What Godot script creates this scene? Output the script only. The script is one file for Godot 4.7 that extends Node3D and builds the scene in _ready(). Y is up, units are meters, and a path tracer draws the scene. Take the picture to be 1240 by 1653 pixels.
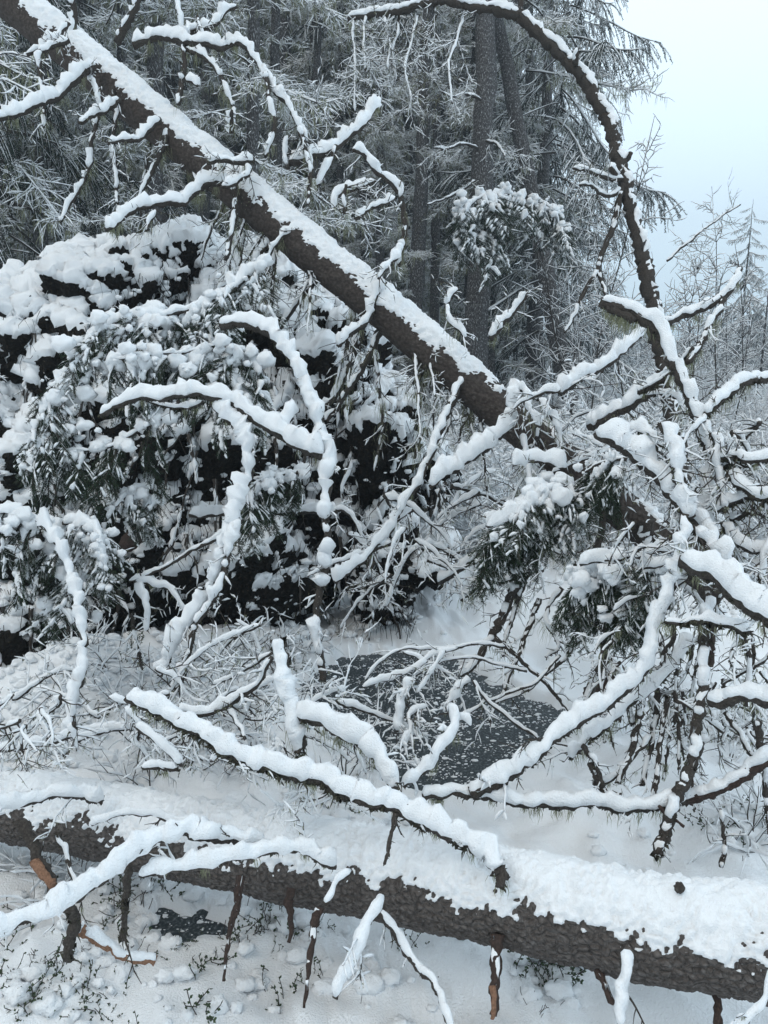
extends Node3D

# ---------------------------------------------------------------- measures
const F := 1272.0                 # focal length, in pixels of the photograph
const TILT := 0.213               # downward pitch of the camera
const EYE := Vector3(0, 1.65, 0)
const FREE := Vector3.ZERO

var view := Basis(Vector3.RIGHT, -TILT)
var rng := RandomNumberGenerator.new()
var na := FastNoiseLite.new()     # smooth simplex
var nf := FastNoiseLite.new()     # fractal
var nb := FastNoiseLite.new()     # two octaves
var nc := FastNoiseLite.new()     # cell borders
var taken := {}
var snow_mat: StandardMaterial3D
var ground_mat: StandardMaterial3D
var bark_mat: StandardMaterial3D
var log_mat: StandardMaterial3D
var trunk_mat: StandardMaterial3D
var rime_mat: StandardMaterial3D
var twig_mat: StandardMaterial3D
var lichen_mat: StandardMaterial3D
var crust_mat: StandardMaterial3D
var needle_mat: StandardMaterial3D
var far_needle_mat: StandardMaterial3D
var soil_mat: StandardMaterial3D
var bare_mat: StandardMaterial3D
var red_mat: StandardMaterial3D
var leaf_mat: StandardMaterial3D


class Shape:
	var v := PackedVector3Array()
	var ix := PackedInt32Array()

	func quad(a: int, b: int, c: int, d: int) -> void:
		ix.append_array(PackedInt32Array([a, c, b, a, d, c]))

	func mesh(mat: Material, into: ArrayMesh = null) -> ArrayMesh:
		if ix.is_empty():
			return into
		var a := []
		a.resize(Mesh.ARRAY_MAX)
		ix.reverse()
		a[Mesh.ARRAY_VERTEX] = v
		a[Mesh.ARRAY_INDEX] = ix
		var st := SurfaceTool.new()
		st.create_from_arrays(a)
		st.generate_normals()
		st.set_material(mat)
		return st.commit(into)


# ---------------------------------------------------------------- placing
func at(x: float, y: float, d: float) -> Vector3:
	return EYE + view * Vector3((x - 620.0) / F * d, -(y - 826.5) / F * d, -d)


func on_level(x: float, y: float, level := 0.0) -> Vector3:
	var r := view * Vector3((x - 620.0) / F, -(y - 826.5) / F, -1.0)
	return EYE + r * ((level - EYE.y) / r.y)


func numbered(called: String) -> String:
	var n: int = taken.get(called, 0)
	taken[called] = n + 1
	return called if n == 0 else "%s_%03d" % [called, n]


func tag(o: Node, label: String, category := "", group := "") -> void:
	o.set_meta("label", label)
	if category:
		o.set_meta("category", category)
	if group:
		o.set_meta("group", group)


func thing(called: String, label: String, category: String, where: Vector3, group := "") -> Node3D:
	var o := Node3D.new()
	o.name = numbered(called)
	add_child(o)
	o.position = where
	tag(o, label, category, group)
	return o


func part(called: String, m: Mesh, parent: Node) -> MeshInstance3D:
	if m == null:
		return null
	var o := MeshInstance3D.new()
	o.name = numbered(called) if parent == self else called
	o.mesh = m
	parent.add_child(o, true)
	return o


func kind(o: Node, k: String, label := "") -> void:
	o.set_meta("kind", k)
	if label:
		o.set_meta("label", label)


func scatter(called: String, m: Mesh, list: Array, parent: Node, label := "") -> MultiMeshInstance3D:
	var mm := MultiMesh.new()
	mm.transform_format = MultiMesh.TRANSFORM_3D
	mm.mesh = m
	mm.instance_count = list.size()
	for i in list.size():
		mm.set_instance_transform(i, list[i])
	var o := MultiMeshInstance3D.new()
	o.name = numbered(called) if parent == self else called
	o.multimesh = mm
	parent.add_child(o, true)
	kind(o, "stuff", label)
	return o


# ---------------------------------------------------------------- curves and tubes
func smooth_path(p: PackedVector3Array, step: float) -> PackedVector3Array:
	var out := PackedVector3Array()
	var n := p.size()
	for i in n - 1:
		var a := p[maxi(i - 1, 0)]
		var b := p[i]
		var c := p[i + 1]
		var d := p[mini(i + 2, n - 1)]
		if i == 0:
			a = b * 2.0 - c
		if i + 2 >= n:
			d = c * 2.0 - b
		var k := maxi(2, int(ceil(b.distance_to(c) / step)))
		for j in k:
			out.append(b.cubic_interpolate(c, a, d, float(j) / k))
	out.append(p[n - 1])
	return out


func tube(s: Shape, p: PackedVector3Array, r: PackedFloat32Array, sides: int, rough := 0.0, freq := 40.0) -> void:
	var n := p.size()
	var first := s.v.size()
	var t := (p[1] - p[0]).normalized()
	var u := t.cross(Vector3(0.31, 0.2, 0.93)).normalized()
	for i in n:
		t = (p[mini(i + 1, n - 1)] - p[maxi(i - 1, 0)]).normalized()
		u = (u - t * t.dot(u)).normalized()
		var w := t.cross(u)
		for k in sides:
			var a := TAU * k / sides
			var dir := u * cos(a) + w * sin(a)
			var q := p[i] + dir * r[i]
			if rough > 0.0:
				q += dir * r[i] * rough * na.get_noise_3dv(q * freq)
			s.v.append(q)
	for i in n - 1:
		var a := first + i * sides
		for k in sides:
			var k2 := (k + 1) % sides
			s.quad(a + k, a + sides + k, a + sides + k2, a + k2)
	for e in [0, n - 1]:
		var tip := s.v.size()
		s.v.append(p[e])
		var a: int = first + e * sides
		for k in sides:
			var k2 := (k + 1) % sides
			if e == 0:
				s.ix.append_array(PackedInt32Array([tip, a + k2, a + k]))
			else:
				s.ix.append_array(PackedInt32Array([tip, a + k, a + k2]))


# Snow lying on a branch: a lumpy roll above the wood, thinner and broken where the wood is steep.
func snow_roll(s: Shape, p: PackedVector3Array, r: PackedFloat32Array, h: PackedFloat32Array, sides: int, clump := 0.0, lumps := 1.0, cling := Vector3(-0.35, 0.1, 0.75)) -> void:
	var n := p.size()
	var first := s.v.size()
	var total := 0.0
	for i in n - 1:
		total += p[i].distance_to(p[i + 1])
	var gone := 0.0
	for i in n:
		if i > 0:
			gone += p[i].distance_to(p[i - 1])
		var t := (p[mini(i + 1, n - 1)] - p[maxi(i - 1, 0)]).normalized()
		var steep := absf(t.y)
		var up := Vector3.UP - t * t.y + (cling - t * t.dot(cling)) * maxf(0.0, steep - 0.55) * 1.6
		up = up.normalized()
		var side := t.cross(up)
		var c := na.get_noise_3dv(p[i] * 8.0 / lumps + Vector3(7, 3, 1))
		var c2 := nb.get_noise_3dv(p[i] * 15.0 / lumps)
		var k := 1.0 + 0.34 * c + 0.34 * c2
		var broken := clump + 0.30 * smoothstep(0.75, 0.98, steep)
		if broken > 0.0:
			k *= lerpf(1.0, smoothstep(-0.25, 0.25, c2 * 1.3 + c * 0.5 + 0.38 - broken * 0.8), minf(1.0, broken * 2.0))
		var hh := h[i] * k * lerpf(1.0, 0.72, steep * steep)
		var e := clampf(minf(gone, total - gone) / maxf(h[i] * 0.7, 0.0005), 0.0, 1.0)
		hh *= sqrt(maxf(0.02, 1.0 - (1.0 - e) * (1.0 - e)))
		var wide := r[i] * 0.55 + hh * 0.29
		if hh < h[i] * 0.12:
			wide = r[i] * 0.5
			hh = 0.0
		var mid := p[i] + up * (r[i] * 0.62)
		for j in sides:
			var a := TAU * j / sides
			var x := cos(a)
			var y := sin(a)
			var q := mid + side * (x * wide) + up * (y * (hh * 0.80 if y > 0.0 else hh * 0.07))
			if hh > 0.0:
				var g := na.get_noise_3dv(q * 25.0 / lumps) * 0.36 + na.get_noise_3dv(q * 62.0 / lumps) * 0.12
				q += (q - mid) * g
				if y < 0.5:
					q -= up * hh * 0.42 * (1.0 - steep) * maxf(0.0, na.get_noise_3dv(q * 24.0 / lumps + Vector3(3, 0, 5))) * absf(x)
			s.v.append(q)
	for i in n - 1:
		var a := first + i * sides
		for k in sides:
			var k2 := (k + 1) % sides
			s.quad(a + k, a + k2, a + sides + k2, a + sides + k)
	for e in [0, n - 1]:
		var tip := s.v.size()
		var a: int = first + e * sides
		s.v.append((s.v[a] + s.v[a + sides / 2]) * 0.5)
		for k in sides:
			var k2 := (k + 1) % sides
			if e == 0:
				s.ix.append_array(PackedInt32Array([tip, a + k, a + k2]))
			else:
				s.ix.append_array(PackedInt32Array([tip, a + k2, a + k]))


# A thin hanging thread, flat and tapering.
func thread(s: Shape, p: Vector3, dir: Vector3, length: float, width: float) -> void:
	var side := dir.cross(Vector3(rng.randf_range(-1, 1), rng.randf_range(-1, 1), rng.randf_range(-1, 1))).normalized() * width * 0.5
	var bend := Vector3(rng.randf_range(-1, 1), rng.randf_range(-0.3, 0.3), rng.randf_range(-1, 1)) * length * 0.16
	var m := p + dir * length * 0.5 + bend
	var e := p + dir * length
	var a := s.v.size()
	s.v.append_array(PackedVector3Array([p - side, p + side, m - side * 0.8, m + side * 0.8, e]))
	s.ix.append_array(PackedInt32Array([a, a + 1, a + 3, a, a + 3, a + 2, a + 2, a + 3, a + 4]))


func tuft(s: Shape, p: Vector3, n: int, length: float, width := 0.0016) -> void:
	for i in n:
		var o := Vector3(rng.randfn() * 0.4, rng.randfn() * 0.15, rng.randfn() * 0.4) * length * 0.35
		thread(s, p + o, Vector3(rng.randfn() * 0.16, -1, rng.randfn() * 0.16).normalized(), length * rng.randf_range(0.35, 1.0), width)


# Short stiff lichen that makes bare twigs look crusted.
func bristles(s: Shape, p: PackedVector3Array, r: PackedFloat32Array, per_metre: float, length: float) -> void:
	for i in p.size() - 1:
		var want := per_metre * p[i].distance_to(p[i + 1])
		var n := int(want) + (1 if rng.randf() < want - int(want) else 0)
		var patch := smoothstep(-0.35, 0.3, na.get_noise_3dv(p[i] * 16.0))
		for k in n:
			if rng.randf() > 0.15 + patch:
				continue
			var dir := Vector3(rng.randfn(), rng.randfn() - 0.9, rng.randfn()).normalized()
			var c := p[i].lerp(p[i + 1], rng.randf()) + dir * r[i] * 0.75
			var e := length * rng.randf_range(0.25, 1.0)
			if rng.randf() < 0.12:
				thread(s, c, dir, e * 1.8, length * 0.22)
				continue
			var a := s.v.size()
			for j in 4:
				s.v.append(c + Vector3(rng.randf_range(-1, 1), rng.randf_range(-1.1, 0.7), rng.randf_range(-1, 1)) * e * 0.62)
			s.ix.append_array(PackedInt32Array([a, a + 1, a + 2, a, a + 2, a + 3, a, a + 3, a + 1, a + 1, a + 3, a + 2]))


func twig(wood: Shape, white: Shape, p0: Vector3, dir: Vector3, length: float, r: float, snow: float, droop: float, depth: int, sides := 4, hang: Shape = null, step := 0.02) -> void:
	var n := maxi(3, int(length / step))
	var p := PackedVector3Array()
	var rr := PackedFloat32Array()
	var hh := PackedFloat32Array()
	var q := p0
	var d := dir.normalized()
	var off := Vector3(rng.randfn(), rng.randfn(), rng.randfn()) * 0.25
	for i in n + 1:
		p.append(q)
		rr.append(lerpf(r, r * 0.35, float(i) / n))
		hh.append(snow * lerpf(1.0, 0.6, float(i) / n))
		d = (d + Vector3(0, -droop, 0) * length / n + off * length / n * 1.5 + Vector3(rng.randfn(), rng.randfn(), rng.randfn()) * 0.10).normalized()
		q += d * length / n
		if depth > 0 and i > 0 and rng.randf() < (0.75 if depth > 1 else 0.5):
			var a := d.cross(Vector3(rng.randfn(), rng.randfn(), rng.randfn())).normalized()
			twig(wood, white, q, (d * 0.65 + a * 0.75).normalized(), length * rng.randf_range(0.25, 0.55), r * 0.6, snow * 0.85, droop, depth - 1, sides, hang, step)
	tube(wood, p, rr, sides)
	if snow > 0.0:
		snow_roll(white, p, rr, hh, sides + 2, 0.2, 0.5)
	if hang != null and rng.randf() < 0.5:
		tuft(hang, p[n / 2], 5, length * 0.25)


# ---------------------------------------------------------------- one branch of a thing, traced through points of the photograph with a depth each
# w: width of the wood, s: thickness of the snow, both as seen (pixels of the photograph), at the start and the end.
func branch(root: Node3D, pts: Array, d0: float, d1: float, w: Array, s: Array, o := {}) -> MeshInstance3D:
	var raw := PackedVector3Array()
	var n := pts.size() / 2
	for i in n:
		var f := float(i) / maxi(1, n - 1)
		raw.append(at(pts[i * 2], pts[i * 2 + 1], lerpf(d0, d1, f) + (o.get("bow", 0.0) * sin(f * PI))) - root.position)
	var dm := (d0 + d1) * 0.5
	var p := smooth_path(raw, o.get("step", 0.0045 * dm))
	var m := p.size()
	var r := PackedFloat32Array()
	var h := PackedFloat32Array()
	for i in m:
		var f := float(i) / (m - 1)
		var d := lerpf(d0, d1, f)
		r.append(maxf(0.0012, 0.5 * lerpf(w[0], w[1], f) * d / F))
		h.append(lerpf(s[0], s[1], f) * d / F * snow_scale)
		p[i] += Vector3(na.get_noise_3dv(p[i] * 6.0), na.get_noise_3dv(p[i] * 6.0 + Vector3(9, 0, 0)), na.get_noise_3dv(p[i] * 6.0 + Vector3(0, 9, 0))) * minf(r[i] * 0.8 + 0.002, 0.009) + Vector3(na.get_noise_3dv(p[i] * 21.0), na.get_noise_3dv(p[i] * 21.0 + Vector3(5, 0, 0)), na.get_noise_3dv(p[i] * 21.0 + Vector3(0, 5, 0))) * minf(r[i] * 0.45 + 0.001, 0.005)
	var wood := Shape.new()
	var white := Shape.new()
	var hang := Shape.new()
	var crust := Shape.new()
	var round: int = o.get("round", 8)
	tube(wood, p, r, round, 0.55, 60.0)
	if s[0] + s[1] > 0:
		snow_roll(white, p, r, h, o.get("sides", 12), o.get("clump", 0.0), o.get("lumps", 1.0), o.get("side", Vector3(-0.35, 0.1, 0.75)))
	var run := 0.0
	for i in m - 1:
		run += p[i].distance_to(p[i + 1])
	var twigs: int = maxi(o.get("twigs", 0), int(run * 9.0)) if not o.has("mat") else o.get("twigs", 0)
	var tl: float = o.get("tl", 0.12)
	for i in twigs:
		var k := rng.randi_range(int(m * 0.08), m - 2)
		var t := (p[k + 1] - p[k]).normalized()
		var out := t.cross(Vector3(rng.randfn(), rng.randfn(), rng.randfn())).normalized()
		var dir: Vector3 = t * 0.5 + out + Vector3(0, o.get("lift", -0.35), 0)
		twig(wood, white, p[k], dir, tl * rng.randf_range(0.4, 1.2), minf(r[k] * 0.5, 0.0028), (0.0 if rng.randf() < 0.35 else o.get("ts", 0.0075)), o.get("droop", 1.2), o.get("forks", 1), 4, hang, 0.011 if dm < 2.6 else 0.016)
	var per: float = o.get("lichen", 0.0)
	if per > 0.0:
		for i in m - 1:
			if rng.randf() < per * p[i].distance_to(p[i + 1]) * (0.4 + 1.4 * smoothstep(-0.1, 0.5, na.get_noise_3dv(p[i] * 5.0))):
				tuft(hang, p[i] - Vector3(0, r[i], 0), rng.randi_range(10, 26), o.get("ll", 0.05) * rng.randf_range(0.5, 1.3))
	if o.get("crust", 0.0) > 0.0:
		bristles(crust, p, r, o.crust, o.get("cl", 0.012))
	var b := part(o.get("name", "branch"), wood.mesh(o.get("mat", twig_mat)), root)
	part("snow_cap", white.mesh(snow_mat), b)
	var grown := part("lichen", hang.mesh(lichen_mat, crust.mesh(crust_mat)), b)
	if grown:
		kind(grown, "stuff")
	return b


# ---------------------------------------------------------------- trunks with bark relief and their own snow
func log_shapes(p0: Vector3, p1: Vector3, r0: float, r1: float, along: float, around: int, bark: float, cell: float, snow: float, reach: float, sag := 0.0, shelter := 0.0) -> Array:
	var wood := Shape.new()
	var white := Shape.new()
	var t := (p1 - p0).normalized()
	var up := (Vector3.UP - t * t.y).normalized()
	var side := t.cross(up)
	var length := p0.distance_to(p1)
	var n := int(length / along)
	for i in n + 1:
		var f := float(i) / n
		var c := p0.lerp(p1, f) + up * (sin(f * PI) * sag) + side * na.get_noise_2d(f * length * 0.8, 5.0) * 0.02
		var r := lerpf(r0, r1, f)
		for k in around:
			var a := TAU * k / around
			var dir := side * cos(a) + up * sin(a)
			var q := c + dir * r
			var s := Vector3(f * length, a * r, 0.0)
			var warp := na.get_noise_3dv(q * 14.0) * 0.35
			var crack := nc.get_noise_3dv(Vector3(s.x / cell * 0.62 + warp, dir.dot(side) * r / cell + warp, dir.dot(up) * r / cell))
			var plate := smoothstep(-0.98, -0.62, crack)
			var rise := bark * (plate - 0.5 + 0.5 * na.get_noise_3dv(q * 90.0)) + r * 0.05 * na.get_noise_3dv(q * 5.0) + r * 0.03 * na.get_noise_3dv(q * 17.0)
			var qw := q + dir * rise
			wood.v.append(qw)
			# the snow: as thick as the slope lets it lie, its rim ragged
			var lie := sin(a)
			var rag := 0.26 * na.get_noise_3dv(q * 7.0) + 0.20 * na.get_noise_3dv(q * 21.0) + 0.16 * na.get_noise_3dv(q * 55.0) + 0.10 * (plate - 0.6)
			var x := lie - reach - shelter * smoothstep(0.70, 0.80, f) + rag
			var thick := snow * smoothstep(0.0, 0.75, x) + 0.006 * smoothstep(0.0, 0.12, x)
			thick *= 1.0 + 0.25 * na.get_noise_3dv(q * 12.0)
			thick += 0.0075 * na.get_noise_3dv(q * 48.0) * smoothstep(0.0, 0.2, x) * (1.0 - smoothstep(0.45, 0.9, x))
			if x < 0.0:
				thick = -0.010 + maxf(x, -0.25) * 0.02
			white.v.append(qw + (dir * 0.75 + up * 0.25 * maxf(0.0, lie)) * thick - dir * (rise * smoothstep(0.1, 0.6, x)))
	for s in [wood, white]:
		for i in n:
			for k in around:
				var k2 := (k + 1) % around
				var a := i * around
				s.quad(a + k, a + k2, a + around + k2, a + around + k)
		for e in [0, n]:
			var tip: int = s.v.size()
			var a: int = e * around
			s.v.append((s.v[a] + s.v[a + around / 2]) * 0.5)
			for k in around:
				var k2 := (k + 1) % around
				if e == 0:
					s.ix.append_array(PackedInt32Array([tip, a + k, a + k2]))
				else:
					s.ix.append_array(PackedInt32Array([tip, a + k2, a + k]))
	return [wood, white]


# A lump of earth with snow on what faces up.
func lump(centre: Vector3, size: Vector3, seed_: float, cols: int, rough: float, cover: float, deep: float, fine := 1.0) -> Array:
	var rows := cols / 2
	var soil := Shape.new()
	var white := Shape.new()
	var grid := PackedVector3Array()
	var off := Vector3(seed_ * 3.7, seed_ * 1.3, -seed_ * 2.1)
	for i in rows + 1:
		var la := PI * i / rows
		for k in cols:
			var lo := TAU * k / cols
			var dir := Vector3(sin(la) * cos(lo), cos(la), sin(la) * sin(lo))
			var q := dir * size
			var g := (q + off)
			var base := centre + q * (1.0 + rough * (0.6 * nf.get_noise_3dv(g * 1.8) + 0.30 * na.get_noise_3dv(g * 5.0)))
			grid.append(base)
			soil.v.append(base + q.normalized() * (0.035 * na.get_noise_3dv(g * 13.0) + 0.030 * absf(na.get_noise_3dv(g * 31.0)) + 0.012 * na.get_noise_3dv(g * 70.0)))
	for i in rows + 1:
		for k in cols:
			var a := grid[i * cols + (k + 1) % cols] - grid[i * cols + (k + cols - 1) % cols]
			var b := grid[mini(i + 1, rows) * cols + k] - grid[maxi(i - 1, 0) * cols + k]
			var nrm := a.cross(b).normalized()
			var q := grid[i * cols + k]
			if nrm.dot(q - centre) < 0.0:
				nrm = -nrm
			if i == 0 or i == rows:
				nrm = Vector3.UP if i == 0 else Vector3.DOWN
			var g := q + off
			var x := nrm.y - cover + 0.46 * na.get_noise_3dv(g * 5.0) + 0.46 * na.get_noise_3dv(g * 15.0) + 0.26 * na.get_noise_3dv(g * 36.0)
			var e := clampf(x / 0.55, 0.0, 1.0)
			var thick := 0.012 + deep * sqrt(1.0 - (1.0 - e) * (1.0 - e)) * (1.0 + 0.35 * na.get_noise_3dv(g * 12.0)) + (0.022 * na.get_noise_3dv(g * 24.0) + 0.010 * na.get_noise_3dv(g * 58.0)) * e
			thick = lerpf(-0.05, thick, smoothstep(-0.06, 0.06, x))
			white.v.append(q + (nrm * 0.75 + Vector3.UP * 0.25).normalized() * thick)
	for s in [soil, white]:
		for i in rows:
			for k in cols:
				var k2 := (k + 1) % cols
				s.quad(i * cols + k, (i + 1) * cols + k, (i + 1) * cols + k2, i * cols + k2)
	return [soil, white]


# ---------------------------------------------------------------- spruce sprays with needles
func needles(s: Shape, p: PackedVector3Array, per_metre: float, length: float, width: float) -> void:
	for i in p.size() - 1:
		var t := (p[i + 1] - p[i])
		var n := int(t.length() * per_metre) + 1
		t = t.normalized()
		for k in n:
			var out := t.cross(Vector3(rng.randfn(), rng.randfn(), rng.randfn())).normalized()
			var dir := (t * 0.75 + out).normalized()
			var q := p[i].lerp(p[i + 1], rng.randf())
			var w := dir.cross(Vector3(rng.randfn(), rng.randfn(), rng.randfn())).normalized() * width
			var l := length * rng.randf_range(0.7, 1.1)
			var a := s.v.size()
			s.v.append_array(PackedVector3Array([q, q + dir * l * 0.5 + w, q + dir * l * 0.5 - w, q + dir * l]))
			s.ix.append_array(PackedInt32Array([a, a + 1, a + 2, a + 1, a + 3, a + 2]))


# A flat frond along +X, about 1 long when size is 1; up is +Y.
func frond(size: float, snow: float, per_metre: float, bare := 0.25) -> Array:
	var wood := Shape.new()
	var green := Shape.new()
	var white := Shape.new()
	var main := PackedVector3Array()
	var d := Vector3(1, 0.12, 0)
	var q := Vector3.ZERO
	for i in 11:
		main.append(q)
		d = (d + Vector3(0, -0.09, rng.randfn() * 0.06)).normalized()
		q += d * size / 10.0
	var stems := [[main, 0.004]]
	for i in range(1, 10):
		for side in [-1, 1]:
			var l := size * lerpf(0.5, 0.16, i / 10.0) * rng.randf_range(0.7, 1.15)
			var dd := Vector3(0.75, rng.randf_range(-0.15, 0.1), side * 0.8).normalized()
			var p := PackedVector3Array()
			var c := main[i].lerp(main[i + 1], rng.randf())
			for k in 6:
				p.append(c)
				dd = (dd + Vector3(0.06, -0.14, rng.randfn() * 0.05)).normalized()
				c += dd * l / 5.0
			stems.append([p, 0.0022])
	for st in stems:
		var p: PackedVector3Array = st[0]
		var r := PackedFloat32Array()
		var h := PackedFloat32Array()
		for i in p.size():
			r.append(st[1] * lerpf(1.0, 0.5, float(i) / p.size()))
			h.append(snow)
		tube(wood, p, r, 4)
		needles(green, p, per_metre, 0.016, 0.0011)
		if rng.randf() > bare:
			var fine := smooth_path(p, 0.02)
			var fr := PackedFloat32Array()
			var fh := PackedFloat32Array()
			var k0 := rng.randf_range(0.4, 1.3) * (2.0 if st[1] > 0.003 else 0.62)
			for i in fine.size():
				fr.append(0.003)
				fh.append(snow * k0)
			snow_roll(white, fine, fr, fh, 7, 0.58, 0.7)
	return [wood, green, white]


func fill(st: SurfaceTool, s: Shape, x: Transform3D, cache: Dictionary) -> void:
	if not cache.has(s):
		cache[s] = s.mesh(null)
	if cache[s] != null:
		st.append_from(cache[s], 0, x)


# A bough of many fronds along a traced stem.
func bough(root: Node3D, fronds: Array, cache: Dictionary, pts: Array, d0: float, d1: float, count: int, size: Vector2, droop: Vector2, spread := 1.0, stem_w := 6.0, stem_s := 14.0) -> void:
	var b := branch(root, pts, d0, d1, [stem_w, stem_w * 0.5], [stem_s, stem_s * 0.8], {"clump": 0.1, "crust": 60.0, "name": "bough_stem"})
	var raw := PackedVector3Array()
	var n := pts.size() / 2
	for i in n:
		raw.append(at(pts[i * 2], pts[i * 2 + 1], lerpf(d0, d1, float(i) / (n - 1))) - root.position)
	var p := smooth_path(raw, 0.02)
	var sg := SurfaceTool.new()
	var sw := SurfaceTool.new()
	var ss := SurfaceTool.new()
	for st in [sg, sw, ss]:
		st.begin(Mesh.PRIMITIVE_TRIANGLES)
	for i in count:
		var k := rng.randi_range(0, p.size() - 2)
		var t := (p[k + 1] - p[k]).normalized()
		var yaw := atan2(-t.z, t.x) + rng.randfn() * 0.75 * spread
		var basis := Basis(Vector3.UP, yaw) * Basis(Vector3.BACK, -rng.randf_range(droop.x, droop.y)) * Basis(Vector3.RIGHT, rng.randfn() * 0.35)
		var x := Transform3D(basis.scaled(Vector3.ONE * rng.randf_range(size.x, size.y)), p[k])
		var fr = fronds[rng.randi() % fronds.size()]
		fill(sw, fr[0], x, cache)
		fill(sg, fr[1], x, cache)
		fill(ss, fr[2], x, cache)
	var pads := [[], []]
	for i in int(count * 2.4):
		var k := rng.randi_range(0, p.size() - 2)
		var e := lerpf(0.006, 0.034, pow(rng.randf(), 2.2)) * minf(size.y, 1.5)
		pads[i % 2].append(Transform3D(Basis(Vector3.UP, rng.randf() * TAU).scaled(Vector3(e * rng.randf_range(0.9, 1.5), e * 1.25, e)), p[k] + Vector3(rng.randfn() * 0.045, rng.randfn() * 0.025 - 0.01, rng.randfn() * 0.045) * size.y))
	for k in 2:
		scatter("snow_lumps", pad_meshes[k], pads[k], b)
	sg.set_material(needle_mat)
	sw.set_material(twig_mat)
	ss.set_material(snow_mat)
	part("needle_sprays", sg.commit(sw.commit()), b)
	part("snow_cap", ss.commit(), b)


# ---------------------------------------------------------------- boughs of the standing trees, along +X, drooping
func dead_bough(length: float, snow: float) -> Array:
	var wood := Shape.new()
	var white := Shape.new()
	var hang := Shape.new()
	var p := PackedVector3Array()
	var r := PackedFloat32Array()
	var h := PackedFloat32Array()
	var d := Vector3(1, rng.randf_range(-0.25, 0.15), 0).normalized()
	var q := Vector3.ZERO
	for i in 9:
		p.append(q)
		r.append(lerpf(0.011, 0.003, i / 8.0))
		h.append(snow * 1.2)
		d = (d + Vector3(0, -0.10 + 0.035 * i * rng.randf(), rng.randfn() * 0.10)).normalized()
		q += d * length / 8.0
	tube(wood, p, r, 4)
	snow_roll(white, p, r, h, 5, 0.05, 0.9)
	for i in 30:
		var k := rng.randi_range(1, 7)
		var side := -1.0 if i % 2 else 1.0
		var dir := (p[k + 1] - p[k]).normalized() * 0.7 + Vector3(0, rng.randf_range(-0.5, 0.35), side * rng.randf_range(0.4, 1.0))
		var l := length * rng.randf_range(0.10, 0.30)
		sparse_twig(wood, white, p[k].lerp(p[k + 1], rng.randf()), dir, l, 0.004, snow, 1, hang, 0.7)
	return [wood, white, hang]


func sparse_twig(wood: Shape, white: Shape, p0: Vector3, dir: Vector3, length: float, r: float, snow: float, depth: int, hang: Shape, droop := 0.9) -> void:
	var n := 6 if depth > 0 else 4
	var p := PackedVector3Array()
	var rr := PackedFloat32Array()
	var hh := PackedFloat32Array()
	var q := p0
	var d := dir.normalized()
	for i in n + 1:
		p.append(q)
		rr.append(lerpf(r, r * 0.4, float(i) / n))
		hh.append(snow * lerpf(1.0, 0.75, float(i) / n))
		d = (d + Vector3(rng.randfn() * 0.2, -droop * length / n + rng.randfn() * 0.16, rng.randfn() * 0.2)).normalized()
		q += d * length / n
		if depth > 0 and i < n:
			for j in (2 if rng.randf() < 0.4 else 1):
				var a := d.cross(Vector3(rng.randfn(), rng.randfn(), rng.randfn())).normalized()
				sparse_twig(wood, white, q, d * 0.6 + a * 0.7 + Vector3(0, -0.2, 0), length * rng.randf_range(0.25, 0.6), r * 0.65, snow * 0.8, depth - 1, hang, droop)
	tube(wood, p, rr, 3)
	if snow > 0.0:
		snow_roll(white, p, rr, hh, twig_sides, 0.15, 0.8)
	if hang != null and rng.randf() < 0.3:
		tuft(hang, p[1], 4, 0.16, 0.006)


func live_bough(length: float, snow: float) -> Array:
	var wood := Shape.new()
	var white := Shape.new()
	var green := Shape.new()
	var p := PackedVector3Array()
	var r := PackedFloat32Array()
	var h := PackedFloat32Array()
	var d := Vector3(1, -0.15, 0).normalized()
	var q := Vector3.ZERO
	for i in 9:
		p.append(q)
		r.append(lerpf(0.013, 0.004, i / 8.0))
		h.append(snow * 1.5)
		d = (d + Vector3(0, -0.16 + 0.045 * i, rng.randfn() * 0.08)).normalized()
		q += d * length / 8.0
	tube(wood, p, r, 4)
	snow_roll(white, p, r, h, 6, 0.1, 1.4)
	for i in 40:
		var k := rng.randi_range(1, 7)
		var side := -1.0 if i % 2 else 1.0
		var l := length * rng.randf_range(0.14, 0.36)
		var dd := ((p[k + 1] - p[k]).normalized() * 0.6 + Vector3(0, rng.randf_range(-0.9, 0.0), side * rng.randf_range(0.3, 0.9))).normalized()
		var c := p[k].lerp(p[k + 1], rng.randf())
		var b := PackedVector3Array()
		var br := PackedFloat32Array()
		var bh := PackedFloat32Array()
		for j in 5:
			b.append(c)
			br.append(0.004)
			bh.append(snow * rng.randf_range(0.7, 1.5))
			dd = (dd + Vector3(0, -0.28, 0)).normalized()
			c += dd * l / 4.0
		tube(wood, b, br, 3)
		needles(green, b, 170.0, 0.026, 0.0042)
		snow_roll(white, b, br, bh, 5, 0.25, 1.4)
	return [wood, white, green]


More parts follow.
